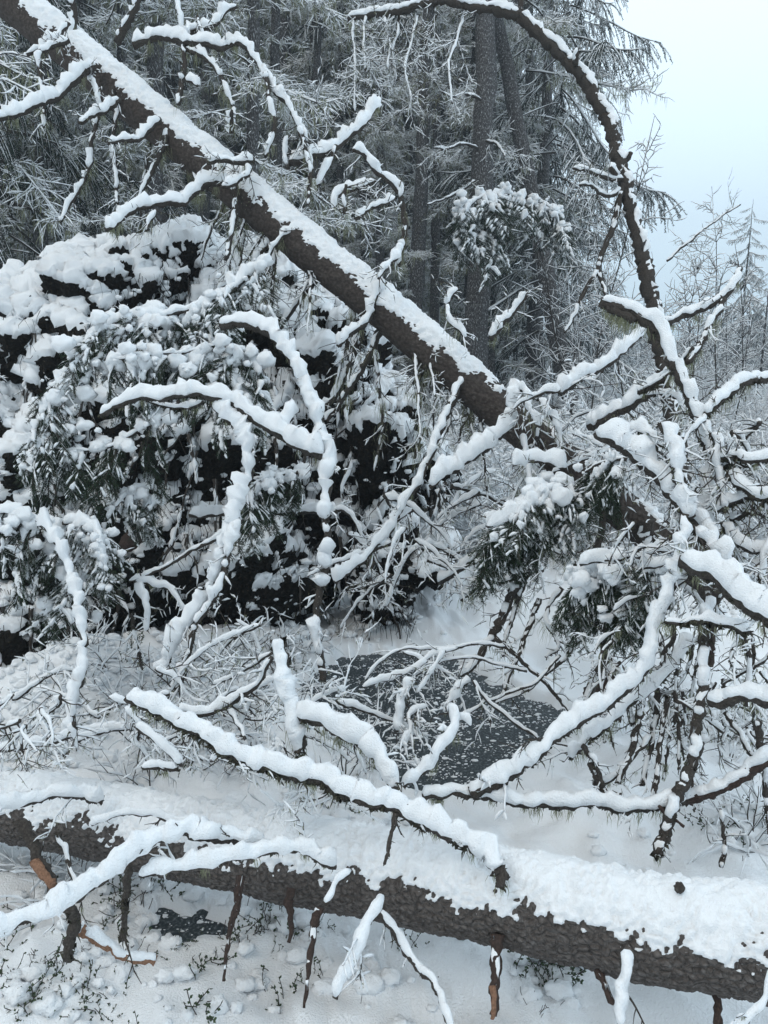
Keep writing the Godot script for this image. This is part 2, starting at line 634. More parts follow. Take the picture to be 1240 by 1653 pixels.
func crown(boughs: Array, cache: Dictionary, count: int, low: float, high: float, reach: Vector2, tip: float, third: Material) -> ArrayMesh:
	var st := []
	for i in 3:
		var s := SurfaceTool.new()
		s.begin(Mesh.PRIMITIVE_TRIANGLES)
		st.append(s)
	for i in count:
		var f := (i + rng.randf()) / count
		var y := lerpf(low, high, f)
		var size := lerpf(reach.x, reach.y, pow(f, tip)) * rng.randf_range(0.65, 1.2)
		var yaw := i * 2.4 + rng.randfn() * 0.5
		var x := Transform3D((Basis(Vector3.UP, yaw) * Basis(Vector3.BACK, rng.randfn() * 0.16)).scaled(Vector3.ONE * size), Vector3(0, y, 0))
		var b = boughs[rng.randi() % boughs.size()]
		for k in 3:
			fill(st[k], b[k], x, cache)
	var m: ArrayMesh = null
	for k in 3:
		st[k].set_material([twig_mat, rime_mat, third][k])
		m = st[k].commit(m)
	return m


func stem_mesh(base: Vector3, top: Vector3, r0: float, r1: float, sides: int, mat: Material) -> ArrayMesh:
	var s := Shape.new()
	var p := PackedVector3Array()
	var r := PackedFloat32Array()
	for i in 41:
		var f := i / 40.0
		p.append(base.lerp(top, f) + Vector3(na.get_noise_2d(f * 30.0, base.x * 31.0), 0, na.get_noise_2d(f * 30.0 + 99.0, base.z * 17.0)) * r0 * 0.22)
		r.append(lerpf(r0, r1, f) * (1.0 + 0.5 * exp(-f * 60.0)))
	tube(s, p, r, sides, 0.18, 9.0)
	return s.mesh(mat)


# ---------------------------------------------------------------- ground
const LOOSE := ["fine snowy twig rising right between the forked branch and the root plate's foot", "fine twig sloping left down in front of the root plate's foot", "fine twig just behind the long branch on the near log, left of the mossy post", "fine twig sloping right under the leaning double branch", "fine twig rising left toward the black hollow under the root plate", "fine twig from the mossy post's foot toward the pond", "fine twig on the snowy mound left of the drooping bough's stem", "fine twig on the snowy mound under the left green bough", "fine twig sloping right at the foot of the root plate's right end", "fine twig rising right from the far bank toward the leaning trunk", "fine twig rising left among the snowy limbs on the right, above the crusted limb", "fine twig rising left under the thick stub on the right edge", "fine twig rising right before the thicket, left of the fan bough", "farthest fine twig, right of the root plate's top right lump", "short fine twig beside the short stick leaning on the near log", "short fine twig lying against the near log right of the long branch's middle"]
var twig_sides := 4
var snow_scale := 0.86
var pad_meshes := []
var pond := PackedVector2Array()
var pool := PackedVector2Array()
var mounds := []


func inside(poly: PackedVector2Array, q: Vector2) -> float:
	# signed distance: positive inside
	var best := 1e9
	for i in poly.size():
		best = minf(best, q.distance_to(Geometry2D.get_closest_point_to_segment(q, poly[i], poly[(i + 1) % poly.size()])))
	return best if Geometry2D.is_point_in_polygon(q, poly) else -best


func ground(x: float, z: float) -> float:
	var d := Vector2(x, z).length()
	var y := 0.10 * na.get_noise_2d(x * 0.55, z * 0.55) * smoothstep(0.5, 4.0, d) + 0.045 * na.get_noise_2d(x * 2.2 + 40.0, z * 2.2)
	if d < 30.0:
		y += 0.022 * na.get_noise_2d(x * 6.5, z * 6.5 + 70.0) + 0.010 * na.get_noise_2d(x * 17.0, z * 17.0) + 0.004 * na.get_noise_2d(x * 46.0, z * 46.0)
	for m in mounds:
		var e: float = (Vector2(x, z) - m[0]).length_squared() / (m[1] * m[1])
		if e < 6.0:
			y += m[2] * exp(-e)
	if d < 7.0:
		var q := Vector2(x, z)
		for b in [pond, pool]:
			var s := inside(b, q) + 0.05 * na.get_noise_2d(x * 9.0, z * 9.0)
			if s > -0.35:
				y = lerpf(y, -0.02, smoothstep(-0.35, -0.02, s) * 0.8)
				y -= 0.22 * smoothstep(-0.03, 0.10, s)
	return y


# ---------------------------------------------------------------- materials
func lin(r: float, g: float, b: float) -> Color:
	return Color(r, g, b).linear_to_srgb()


func noise_tex(freq: float, octaves: int, ramp: Array, seed_ := 1, type := FastNoiseLite.TYPE_SIMPLEX_SMOOTH) -> NoiseTexture2D:
	var n := FastNoiseLite.new()
	n.noise_type = type
	n.frequency = freq
	n.seed = seed_
	n.fractal_octaves = octaves
	var t := NoiseTexture2D.new()
	t.width = 512
	t.height = 512
	t.seamless = true
	t.noise = n
	if ramp.size():
		var g := Gradient.new()
		var offs := PackedFloat32Array()
		var cols := PackedColorArray()
		for e in ramp:
			offs.append(e[0])
			cols.append(e[1])
		g.offsets = offs
		g.colors = cols
		t.color_ramp = g
	return t


func matter(called: String, color: Color, rough: float, tex: Texture2D = null, scale := Vector3.ONE, bump: Texture2D = null, deep := 0.3) -> StandardMaterial3D:
	var m := StandardMaterial3D.new()
	m.resource_name = called
	m.albedo_color = color
	m.roughness = rough
	m.metallic_specular = 0.3
	m.cull_mode = BaseMaterial3D.CULL_DISABLED
	if tex:
		m.albedo_texture = tex
	if bump:
		m.heightmap_enabled = true
		m.heightmap_texture = bump
		m.heightmap_scale = deep
	if tex or bump:
		m.uv1_triplanar = true
		m.uv1_world_triplanar = true
		m.uv1_scale = scale
	return m


func make_materials() -> void:
	var grit := noise_tex(0.03, 5, [], 3)
	snow_mat = matter("snow", lin(0.84, 0.865, 0.885), 0.85, null, Vector3.ONE * 11.0, grit, 0.3)
	ground_mat = matter("ground snow", lin(0.84, 0.865, 0.885), 0.85, null, Vector3.ONE * 8.0, grit, 0.35)
	rime_mat = matter("rime", lin(0.82, 0.85, 0.875), 0.9)
	var brown := noise_tex(0.02, 5, [[0.0, lin(0.026, 0.021, 0.019)], [0.45, lin(0.048, 0.040, 0.036)], [0.75, lin(0.078, 0.067, 0.060)], [1.0, lin(0.13, 0.118, 0.108)]], 5)
	bark_mat = matter("bark", Color.WHITE, 0.9, brown, Vector3(5, 5, 5), grit, 0.25)
	var greyish := noise_tex(0.02, 5, [[0.0, lin(0.060, 0.052, 0.048)], [0.5, lin(0.115, 0.102, 0.095)], [0.8, lin(0.165, 0.152, 0.143)], [1.0, lin(0.24, 0.225, 0.21)]], 6)
	var plates := noise_tex(0.022, 1, [], 11, FastNoiseLite.TYPE_CELLULAR)
	var pn: FastNoiseLite = plates.noise
	pn.cellular_return_type = FastNoiseLite.RETURN_DISTANCE2_SUB
	pn.cellular_jitter = 1.0
	pn.domain_warp_enabled = true
	pn.domain_warp_amplitude = 22.0
	pn.domain_warp_frequency = 0.02
	var pg := Gradient.new()
	pg.offsets = PackedFloat32Array([0.0, 0.12, 0.30, 1.0])
	pg.colors = PackedColorArray([Color(0, 0, 0), Color(0.25, 0.25, 0.25), Color(0.75, 0.75, 0.75), Color(1, 1, 1)])
	plates.color_ramp = pg
	log_mat = matter("grey bark", Color.WHITE, 0.9, greyish, Vector3(4.5, 5.5, 4.5), plates, 1.6)
	var speck := noise_tex(0.05, 4, [[0.0, lin(0.025, 0.024, 0.024)], [0.4, lin(0.050, 0.047, 0.047)], [0.60, lin(0.085, 0.082, 0.082)], [0.72, lin(0.14, 0.14, 0.14)], [0.80, lin(0.6, 0.62, 0.64)], [1.0, lin(0.8, 0.82, 0.84)]], 8)
	trunk_mat = matter("standing bark", Color.WHITE, 0.9, speck, Vector3(2.4, 0.8, 2.4), grit, 1.0)
	var dark := noise_tex(0.03, 4, [[0.0, lin(0.022, 0.019, 0.017)], [0.5, lin(0.05, 0.043, 0.038)], [1.0, lin(0.12, 0.11, 0.095)]], 9)
	twig_mat = matter("twig bark", Color.WHITE, 0.9, dark, Vector3.ONE * 9.0)
	lichen_mat = matter("beard lichen", lin(0.21, 0.22, 0.145), 0.95)
	lichen_mat.backlight_enabled = true
	lichen_mat.backlight = Color(0.35, 0.36, 0.28)
	var moss := noise_tex(0.03, 4, [[0.0, lin(0.025, 0.023, 0.018)], [0.5, lin(0.055, 0.052, 0.038)], [0.8, lin(0.11, 0.11, 0.08)], [1.0, lin(0.17, 0.18, 0.13)]], 17)
	crust_mat = matter("crusty lichen", Color.WHITE, 0.95, moss, Vector3.ONE * 8.0)
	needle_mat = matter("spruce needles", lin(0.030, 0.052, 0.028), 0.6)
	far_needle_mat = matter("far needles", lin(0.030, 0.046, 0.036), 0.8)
	leaf_mat = matter("leaves", lin(0.045, 0.070, 0.035), 0.6)
	var peat := noise_tex(0.03, 5, [[0.0, lin(0.004, 0.0035, 0.003)], [0.55, lin(0.009, 0.0075, 0.006)], [0.75, lin(0.022, 0.017, 0.012)], [0.88, lin(0.06, 0.048, 0.03)], [1.0, lin(0.11, 0.09, 0.055)]], 12)
	soil_mat = matter("peat", Color.WHITE, 0.95, peat, Vector3.ONE * 3.0, grit, 1.5)
	var bare := noise_tex(0.03, 4, [[0.0, lin(0.10, 0.055, 0.035)], [0.5, lin(0.22, 0.12, 0.075)], [1.0, lin(0.34, 0.21, 0.14)]], 14)
	bare_mat = matter("bare wood", Color.WHITE, 0.8, bare, Vector3.ONE * 9.0)
	var reds := noise_tex(0.03, 4, [[0.0, lin(0.026, 0.020, 0.018)], [0.5, lin(0.050, 0.036, 0.031)], [1.0, lin(0.12, 0.078, 0.062)]], 15)
	red_mat = matter("red bark", Color.WHITE, 0.85, reds, Vector3.ONE * 9.0)


# ---------------------------------------------------------------- the setting
func set_noise(n: FastNoiseLite, type: int, seed_: int, octaves := 1) -> void:
	n.noise_type = type
	n.seed = seed_
	n.frequency = 1.0
	n.fractal_type = FastNoiseLite.FRACTAL_FBM if octaves > 1 else FastNoiseLite.FRACTAL_NONE
	n.fractal_octaves = octaves


func build_ground() -> void:
	for q in [[505, 1085], [560, 1060], [640, 1052], [720, 1062], [770, 1085], [830, 1120], [900, 1140], [940, 1165], [905, 1200], [850, 1240], [780, 1275], [700, 1300], [600, 1250], [520, 1170], [480, 1120]]:
		var w := on_level(q[0], q[1], -0.06)
		pond.append(Vector2(w.x, w.z))
	for q in [[225, 1490], [270, 1460], [340, 1475], [370, 1510], [330, 1535], [260, 1540]]:
		var w := on_level(q[0], q[1], -0.06)
		pool.append(Vector2(w.x, w.z))
	var g := on_level(140, 1090)
	mounds.append([Vector2(g.x, g.z), 0.45, 0.16])
	g = on_level(330, 1040)
	mounds.append([Vector2(g.x, g.z), 0.40, 0.10])
	g = on_level(1000, 960)
	mounds.append([Vector2(g.x, g.z), 0.9, 0.10])
	g = on_level(700, 950)
	mounds.append([Vector2(g.x, g.z), 0.5, 0.14])
	g = on_level(460, 1035)
	mounds.append([Vector2(g.x, g.z), 0.30, 0.10])
	var s := Shape.new()
	var n := 360
	var b := 6.6
	var k := 115.0 / sinh(b)
	var bend := PackedFloat32Array()
	for i in n + 1:
		bend.append(k * sinh(b * (2.0 * i / n - 1.0)))
	for j in n + 1:
		for i in n + 1:
			var x := bend[i] * 0.8
			var z := bend[j] - 2.8
			s.v.append(Vector3(x, ground(x, z), z))
	for j in n:
		for i in n:
			var a := j * (n + 1) + i
			s.quad(a, a + 1, a + n + 2, a + n + 1)
	kind(part("snow_ground", s.mesh(ground_mat), self), "structure", "snow covered forest floor with low bumps and hollows")
	water("frozen_pond", pond, "dark thin pond ice speckled with fallen snow", 4200)
	water("dark_pool", pool, "small dark pool under the near fallen log", 60)


func water(called: String, poly: PackedVector2Array, label: String, grains: int) -> void:
	var s := Shape.new()
	var wide := Geometry2D.offset_polygon(poly, 0.14)[0]
	for q in wide:
		s.v.append(Vector3(q.x, -0.06, q.y))
	var tri := Geometry2D.triangulate_polygon(wide)
	for i in range(0, tri.size(), 3):
		var up := (s.v[tri[i + 1]] - s.v[tri[i]]).cross(s.v[tri[i + 2]] - s.v[tri[i]]).y > 0.0
		s.ix.append_array(PackedInt32Array([tri[i], tri[i + 1], tri[i + 2]] if up else [tri[i], tri[i + 2], tri[i + 1]]))
	var frost := noise_tex(0.035, 5, [[0.0, lin(0.020, 0.027, 0.031)], [0.5, lin(0.038, 0.048, 0.053)], [0.66, lin(0.075, 0.088, 0.095)], [1.0, lin(0.22, 0.23, 0.25)]], 21)
	var m := matter(called, Color.WHITE, 0.32, frost, Vector3(3.5, 3.5, 3.5))
	var o := part(called, s.mesh(m), self)
	kind(o, "structure", label)
	var list := []
	var lo := poly[0]
	var hi := poly[0]
	for q in poly:
		lo = lo.min(q)
		hi = hi.max(q)
	while list.size() < grains:
		var q := Vector2(rng.randf_range(lo.x, hi.x), rng.randf_range(lo.y, hi.y))
		if not Geometry2D.is_point_in_polygon(q, poly):
			continue
		if rng.randf() > 0.25 + 0.9 * smoothstep(-0.4, 0.5, na.get_noise_2d(q.x * 4.0, q.y * 6.0)):
			continue
		var e := rng.randf_range(0.0011, 0.0042) * (1.0 if rng.randf() < 0.94 else 2.4)
		list.append(Transform3D(Basis(Vector3.UP, rng.randf() * TAU).scaled(Vector3(e * rng.randf_range(0.8, 2.4), e * 0.55, e)), Vector3(q.x, -0.0585, q.y)))
	scatter("snow_grains", crumb(6), list, o)


func crumb(cols: int) -> ArrayMesh:
	var s := Shape.new()
	var rows := cols / 2
	for i in rows + 1:
		for k in cols:
			var la := PI * i / rows
			var lo := TAU * k / cols
			s.v.append(Vector3(sin(la) * cos(lo), cos(la), sin(la) * sin(lo)) * rng.randf_range(0.75, 1.2))
	for i in rows:
		for k in cols:
			s.quad(i * cols + k, (i + 1) * cols + k, (i + 1) * cols + (k + 1) % cols, i * cols + (k + 1) % cols)
	return s.mesh(snow_mat)


func snow_lump(seed_: float, cols := 18) -> ArrayMesh:
	var s := Shape.new()
	var rows := cols / 2
	for i in rows + 1:
		for k in cols:
			var la := PI * i / rows
			var lo := TAU * k / cols
			var q := Vector3(sin(la) * cos(lo), cos(la), sin(la) * sin(lo))
			s.v.append(q * Vector3(1, 0.75, 1) * (1.0 + 0.35 * na.get_noise_3dv(q * 1.2 + Vector3(seed_ * 5.0, 0, 0)) + 0.09 * na.get_noise_3dv(q * 3.6 + Vector3(0, seed_ * 7.0, 0))))
	for i in rows:
		for k in cols:
			s.quad(i * cols + k, (i + 1) * cols + k, (i + 1) * cols + (k + 1) % cols, i * cols + (k + 1) % cols)
	return s.mesh(snow_mat)


# ---------------------------------------------------------------- standing forest
var dead_kinds := []
var live_kinds := []
var crown_cache := {}
var crowns := {}


func grow_crowns() -> void:
	var far_dead := []
	var far_live := []
	var heavy := []
	for i in 4:
		dead_kinds.append(dead_bough(rng.randf_range(1.3, 1.7), 0.019))
		live_kinds.append(live_bough(rng.randf_range(1.3, 1.6), 0.013))
	for i in 3:
		far_dead.append(dead_bough(rng.randf_range(1.3, 1.7), 0.014))
		far_live.append(live_bough(rng.randf_range(1.3, 1.6), 0.003))
		heavy.append(live_bough(1.2, 0.028))
	crowns["bare_a"] = crown(dead_kinds, crown_cache, 40, 0.7, 9.5, Vector2(1.0, 1.2), 1.0, lichen_mat)
	crowns["bare_b"] = crown(dead_kinds, crown_cache, 25, 1.2, 9.0, Vector2(0.8, 1.2), 1.0, lichen_mat)
	crowns["bare_c"] = crown(dead_kinds, crown_cache, 16, 0.8, 8.5, Vector2(0.45, 0.85), 1.0, lichen_mat)
	crowns["bare_far"] = crown(far_dead, {}, 50, 0.8, 10.5, Vector2(1.1, 1.3), 1.0, lichen_mat)
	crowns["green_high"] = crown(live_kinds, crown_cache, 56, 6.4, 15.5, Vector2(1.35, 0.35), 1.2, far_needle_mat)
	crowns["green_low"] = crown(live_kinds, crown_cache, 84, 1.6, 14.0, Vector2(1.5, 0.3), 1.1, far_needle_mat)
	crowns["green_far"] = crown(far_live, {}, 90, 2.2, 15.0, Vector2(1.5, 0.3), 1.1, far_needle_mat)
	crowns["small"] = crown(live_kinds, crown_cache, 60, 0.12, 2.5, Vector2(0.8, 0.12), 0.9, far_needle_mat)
	crowns["pale"] = crown(heavy, {}, 60, 0.12, 2.5, Vector2(0.85, 0.12), 0.9, far_needle_mat)


func tree(px: Array, wide: float, d: float, label: String, called: String, dead: String, live: String, height := 15.0, mat: Material = null, size := 1.0) -> Node3D:
	var a := at(px[0], px[1], d)
	var b := at(px[2], px[3], d)
	var lean := (b - a) / (b.y - a.y)
	var y0 := ground(a.x, a.z) - 0.1
	var base := a + lean * (y0 - a.y)
	var t := thing(called, label, "tree", base)
	var r := 0.5 * wide * d / F
	part("trunk", stem_mesh(FREE, lean * height, r * 1.08, r * 0.35, 14, mat if mat else trunk_mat), t)
	for c in [dead, live]:
		if c == "":
			continue
		var o := part("dead_branches" if c.begins_with("bare") else "crown", crowns[c], t)
		o.rotation.y = rng.randf() * TAU
		o.scale = Vector3.ONE * size
		if absf(lean.x) > 0.05:
			o.rotation = Vector3(0, o.rotation.y, -atan(lean.x))
	return t


func build_forest() -> void:
	var spruce := "standing_spruce"
	tree([766, 640, 784, 90], 40, 11.0, "thick straight dark spruce trunk rising beyond the middle of the leaning trunk", spruce, "", "")
	tree([913, 610, 822, 130], 27, 11.6, "slanting spruce trunk speckled with snow right of the thick straight trunk", "slanting_spruce", "", "", 16.0)
	tree([664, 640, 692, 20], 25, 12.5, "slender spruce trunk with bare snowy twigs left of the thick straight trunk", spruce, "bare_c", "")
	tree([858, 600, 890, 60], 20, 13.5, "thin spruce trunk between the straight trunk and open sky, green top", spruce, "bare_b", "green_low")
	tree([404, 420, 410, 0], 22, 9.5, "dark spruce trunk behind the drooping branches above the root mound", spruce, "bare_b", "")
	tree([246, 380, 253, 0], 30, 9.0, "thick dark spruce trunk behind the upper part of the leaning trunk", spruce, "bare_c", "")
	tree([447, 420, 446, 0], 20, 12.0, "spruce trunk right behind a darker trunk above the root mound", spruce, "bare_c", "")
	tree([512, 400, 513, 30], 15, 14.0, "thin grey spruce trunk above the root mound with no green", spruce, "bare_b", "")
	tree([548, 420, 550, 180], 13, 15.5, "very thin spruce pole right of the thin grey trunk", spruce, "bare_c", "")
	tree([192, 380, 196, 120], 19, 10.5, "grey spruce trunk left of the thick dark one, hung with lichen", spruce, "bare_c", "")
	tree([64, 440, 70, 150], 25, 9.0, "dim spruce trunk at the left edge of the wood behind snowy boughs", spruce, "bare_far", "green_far")
	tree([700, 640, 705, 200], 16, 14.5, "thin spruce pole close beside the slender trunk", spruce, "bare_c", "")
	tree([792, 560, 794, 300], 15, 13.5, "thin grey pole just right of the thick straight trunk", spruce, "bare_c", "")
	tree([816, 560, 822, 380], 10, 15.0, "thinnest pole between the straight and the slanting trunk", spruce, "bare_c", "")
	tree([612, 600, 616, 100], 15, 14.0, "thin pole seen between leaning trunk and arched snowy branch", spruce, "bare_c", "")
	tree([330, 380, 335, 0], 17, 13.0, "thin dark trunk between two thick trunks above the mound", spruce, "bare_c", "")
	tree([130, 400, 132, 0], 18, 12.0, "thin trunk near left edge half lost in dark boughs", spruce, "bare_far", "green_far")
	tree([12, 430, 15, 0], 20, 10.5, "leftmost trunk at the very edge of the wood", spruce, "bare_far", "green_far")
	tree([868, 520, 850, -100], 20, 17.0, "green spruce whose crown edge borders the open sky", spruce, "", "green_low", 15.0)
	tree([850, 560, 855, 100], 16, 19.0, "farther green spruce left of the crown at the sky's edge", spruce, "", "green_low", 15.0)
	var limbs := thing("dead_trunk_limbs", "few short dead limbs with snow lines on the thick straight trunk", "branch", at(775, 300, 10.8))
	for l in [[772, 240, 745, 232, 722, 240, 700, 238], [768, 292, 740, 310, 715, 322, 690, 330], [786, 228, 800, 232, 812, 245, 816, 252], [776, 160, 750, 152, 730, 156, 712, 148]]:
		branch(limbs, l, 10.8, 10.3, [5, 2], [4, 3], {"twigs": 10, "tl": 0.4, "ts": 0.014, "step": 0.05})
	# the wood behind them
	var list := {"a": [], "b": [], "c": []}
	while list.a.size() + list.b.size() + list.c.size() < 230:
		var z := -rng.randf_range(16.5, 46.0)
		var x := rng.randf_range(-0.85, 0.30) * -z
		if x > z * 0.02 + rng.randf() * 0.6:
			continue
		var tr := Transform3D(Basis(Vector3.UP, rng.randf() * TAU).scaled(Vector3.ONE * rng.randf_range(0.85, 1.3)), Vector3(x, ground(x, z) - 0.1, z))
		list[["a", "b", "c"][rng.randi() % 3]].append(tr)
	var wood := Node3D.new()
	wood.name = "distant_wood"
	add_child(wood)
	kind(wood, "stuff", "dense snowy spruce wood behind the nearer trunks, reading as one mass")
	var trunk := stem_mesh(FREE, Vector3(0, 15, 0), 0.15, 0.04, 7, trunk_mat)
	var bright := []
	while bright.size() < 34:
		var z := -rng.randf_range(16.0, 40.0)
		var x := rng.randf_range(-0.03, 0.21) * -z
		bright.append(Transform3D(Basis(Vector3.UP, rng.randf() * TAU).scaled(Vector3.ONE * rng.randf_range(0.8, 1.2)), Vector3(x, ground(x, z) - 0.1, z)))
	scatter("trunks", trunk, list.a + list.b + list.c + bright, wood)
	scatter("snowy_branches", crowns["bare_a"], bright, wood)
	scatter("high_crowns", crowns["green_high"], bright.slice(0, 7), wood)
	scatter("branches", crowns["bare_far"], list.a + list.c, wood)
	scatter("crowns", crowns["green_high"], list.a.slice(0, 12), wood)
	scatter("low_crowns", crowns["green_far"], list.b.slice(0, 22), wood)
	# far edge of the clearing on the right
	var far := []
	while far.size() < 260:
		var z := -rng.randf_range(50.0, 88.0)
		var x := rng.randf_range(0.10, 0.75) * -z
		var hgt := 0.028 * -z + rng.randf() * 1.6 + 2.5 * smoothstep(0.38, 0.55, -x / z)
		far.append(Transform3D(Basis(Vector3.UP, rng.randf() * TAU).scaled(Vector3(1, 1, 1) * hgt / 2.6), Vector3(x, ground(x, z) - 0.1, z)))
	var edge := scatter("far_wood_edge", crowns["pale"], far, self, "pale line of far trees beyond the snowy clearing")
	edge.set_meta("kind", "stuff")
	young(1192, 580, 330, 30.0, "pale frosted spruce standing tall beyond the bare saplings on the right", 1.02)
	young(1228, 600, 425, 22.0, "dark young spruce at the right edge of the clearing")
	young(985, 540, 425, 40.0, "small far spruce showing its tip under the arched tree")
	young(1150, 560, 440, 45.0, "distant pale spruce left of the frosted tall one", 1.02)
	young(1035, 560, 450, 48.0, "distant low spruce right of the arched tree", 1.02)


func young(x: float, y: float, top: float, d: float, label: String, plump := 1.0) -> void:
	var a := at(x, y, d)
	var b := at(x, top, d)
	a.y = ground(a.x, a.z) - 0.05
	var t := thing("young_spruce", label, "tree", a)
	var k := (b.y - a.y) / 2.6
	part("trunk", stem_mesh(FREE, Vector3(0, b.y - a.y, 0), 0.022 * k + 0.01, 0.004, 8, twig_mat), t)
	var o := part("crown", crowns["pale" if plump > 1.0 else "small"], t)
	o.scale = Vector3(k * plump, k, k * plump)
	o.rotation.y = rng.randf() * TAU


func sapling_mesh(height: float, stems: int, snow: float, lean := 0.15, r := 0.008, forks := 9) -> Array:
	var wood := Shape.new()
	var white := Shape.new()
	for i in stems:
		var p := PackedVector3Array()
		var rr := PackedFloat32Array()
		var hh := PackedFloat32Array()
		var d := Vector3(rng.randfn() * lean, 1, rng.randfn() * lean).normalized()
		var q := Vector3(rng.randfn(), 0, rng.randfn()) * 0.03 * stems
		var l := height * rng.randf_range(0.6, 1.0)
		for k in 11:
			p.append(q)
			rr.append(lerpf(r, r * 0.2, k / 10.0))
			hh.append(snow)
			if k > 2 and k < 10:
				for j in forks / 5 + (1 if rng.randf() < 0.6 else 0):
					var a := d.cross(Vector3(rng.randfn(), rng.randfn(), rng.randfn())).normalized()
					sparse_twig(wood, white, q, d * 0.9 + a * 0.8, l * rng.randf_range(0.14, 0.34) * (1.15 - k / 11.0), r * 0.45, snow * 0.85, 1, null, 0.25)
			d = (d + Vector3(rng.randfn(), 0, rng.randfn()) * 0.07).normalized()
			q += d * l / 10.0
		tube(wood, p, rr, 5)
		if snow > 0.0:
			snow_roll(white, p, rr, hh, 5, 0.3, 0.8)
	return [wood, white]


func two(m: Array, white: Material = null) -> ArrayMesh:
	return m[1].mesh(white if white else rime_mat, m[0].mesh(twig_mat))


func build_thicket() -> void:
	var kinds := []
	for i in 5:
		kinds.append(two(sapling_mesh(rng.randf_range(0.9, 1.4), 6, 0.020, 0.42, 0.004, 10)))
	var lists := [[], [], [], [], []]
	var n := 0
	while n < 520:
		var z := -lerpf(5.6, 34.0, pow(rng.randf(), 1.5))
		var x := rng.randf_range(-0.30, 0.75) * -z
		if z > -7.0 and x < 0.4:
			continue
		if x < -z * 0.02 and z < -12.0:
			continue
		n += 1
		var k := rng.randf_range(0.7, 1.25)
		lists[n % 5].append(Transform3D(Basis(Vector3.UP, rng.randf() * TAU).scaled(Vector3(k, k * rng.randf_range(0.7, 1.1), k)), Vector3(x, ground(x, z) - 0.03, z)))
	var t := Node3D.new()
	t.name = "snowy_thicket"
	add_child(t)
	kind(t, "stuff", "low thicket of snow lined twigs filling the clearing and the wood's floor")
	for i in 5:
		scatter("shrubs", kinds[i], lists[i], t)
	var bare := []
	for i in 3:
		bare.append(sapling_mesh(2.6, 2, 0.009, 0.10, 0.010, 14))
	var spots := [[1057, 420, 255, 9.0, "tall bare sapling standing alone against the sky right of the arched tree"], [1092, 470, 330, 11.0, "short bare sapling between the arched tree and the tall saplings"], [1150, 440, 265, 10.0, "tall bare sapling left of the two at the right"], [1180, 440, 268, 10.5, "tall bare sapling beside the pale frosted spruce"], [1128, 460, 350, 12.0, "low thin sapling under the slanting bare twig"], [1215, 460, 340, 12.0, "thin bare sapling nearest the right edge"], [930, 480, 170, 10.5, "bare birch sapling fanning fine twigs below the green crowns"], [965, 480, 230, 9.5, "bare birch sapling left of the arched tree with fine twigs"], [900, 480, 210, 12.0, "bare sapling behind the slanting speckled trunk"]]
	for i in spots.size():
		var s = spots[i]
		var a := at(s[0], s[1], s[3])
		var top := at(s[0], s[2], s[3])
		a.y = ground(a.x, a.z) - 0.05
		var o := thing("bare_sapling", s[4], "sapling", a, "bare saplings at the clearing")
		var m = bare[i % 3]
		var k := (top.y - a.y) / 2.6
		for j in 2:
			var q := part(["stems", "snow_cap"][j], m[j].mesh([twig_mat, rime_mat][j]), o)
			if q:
				q.scale = Vector3(k * 0.9, k, k * 0.9)
				q.rotation.y = i * 1.7


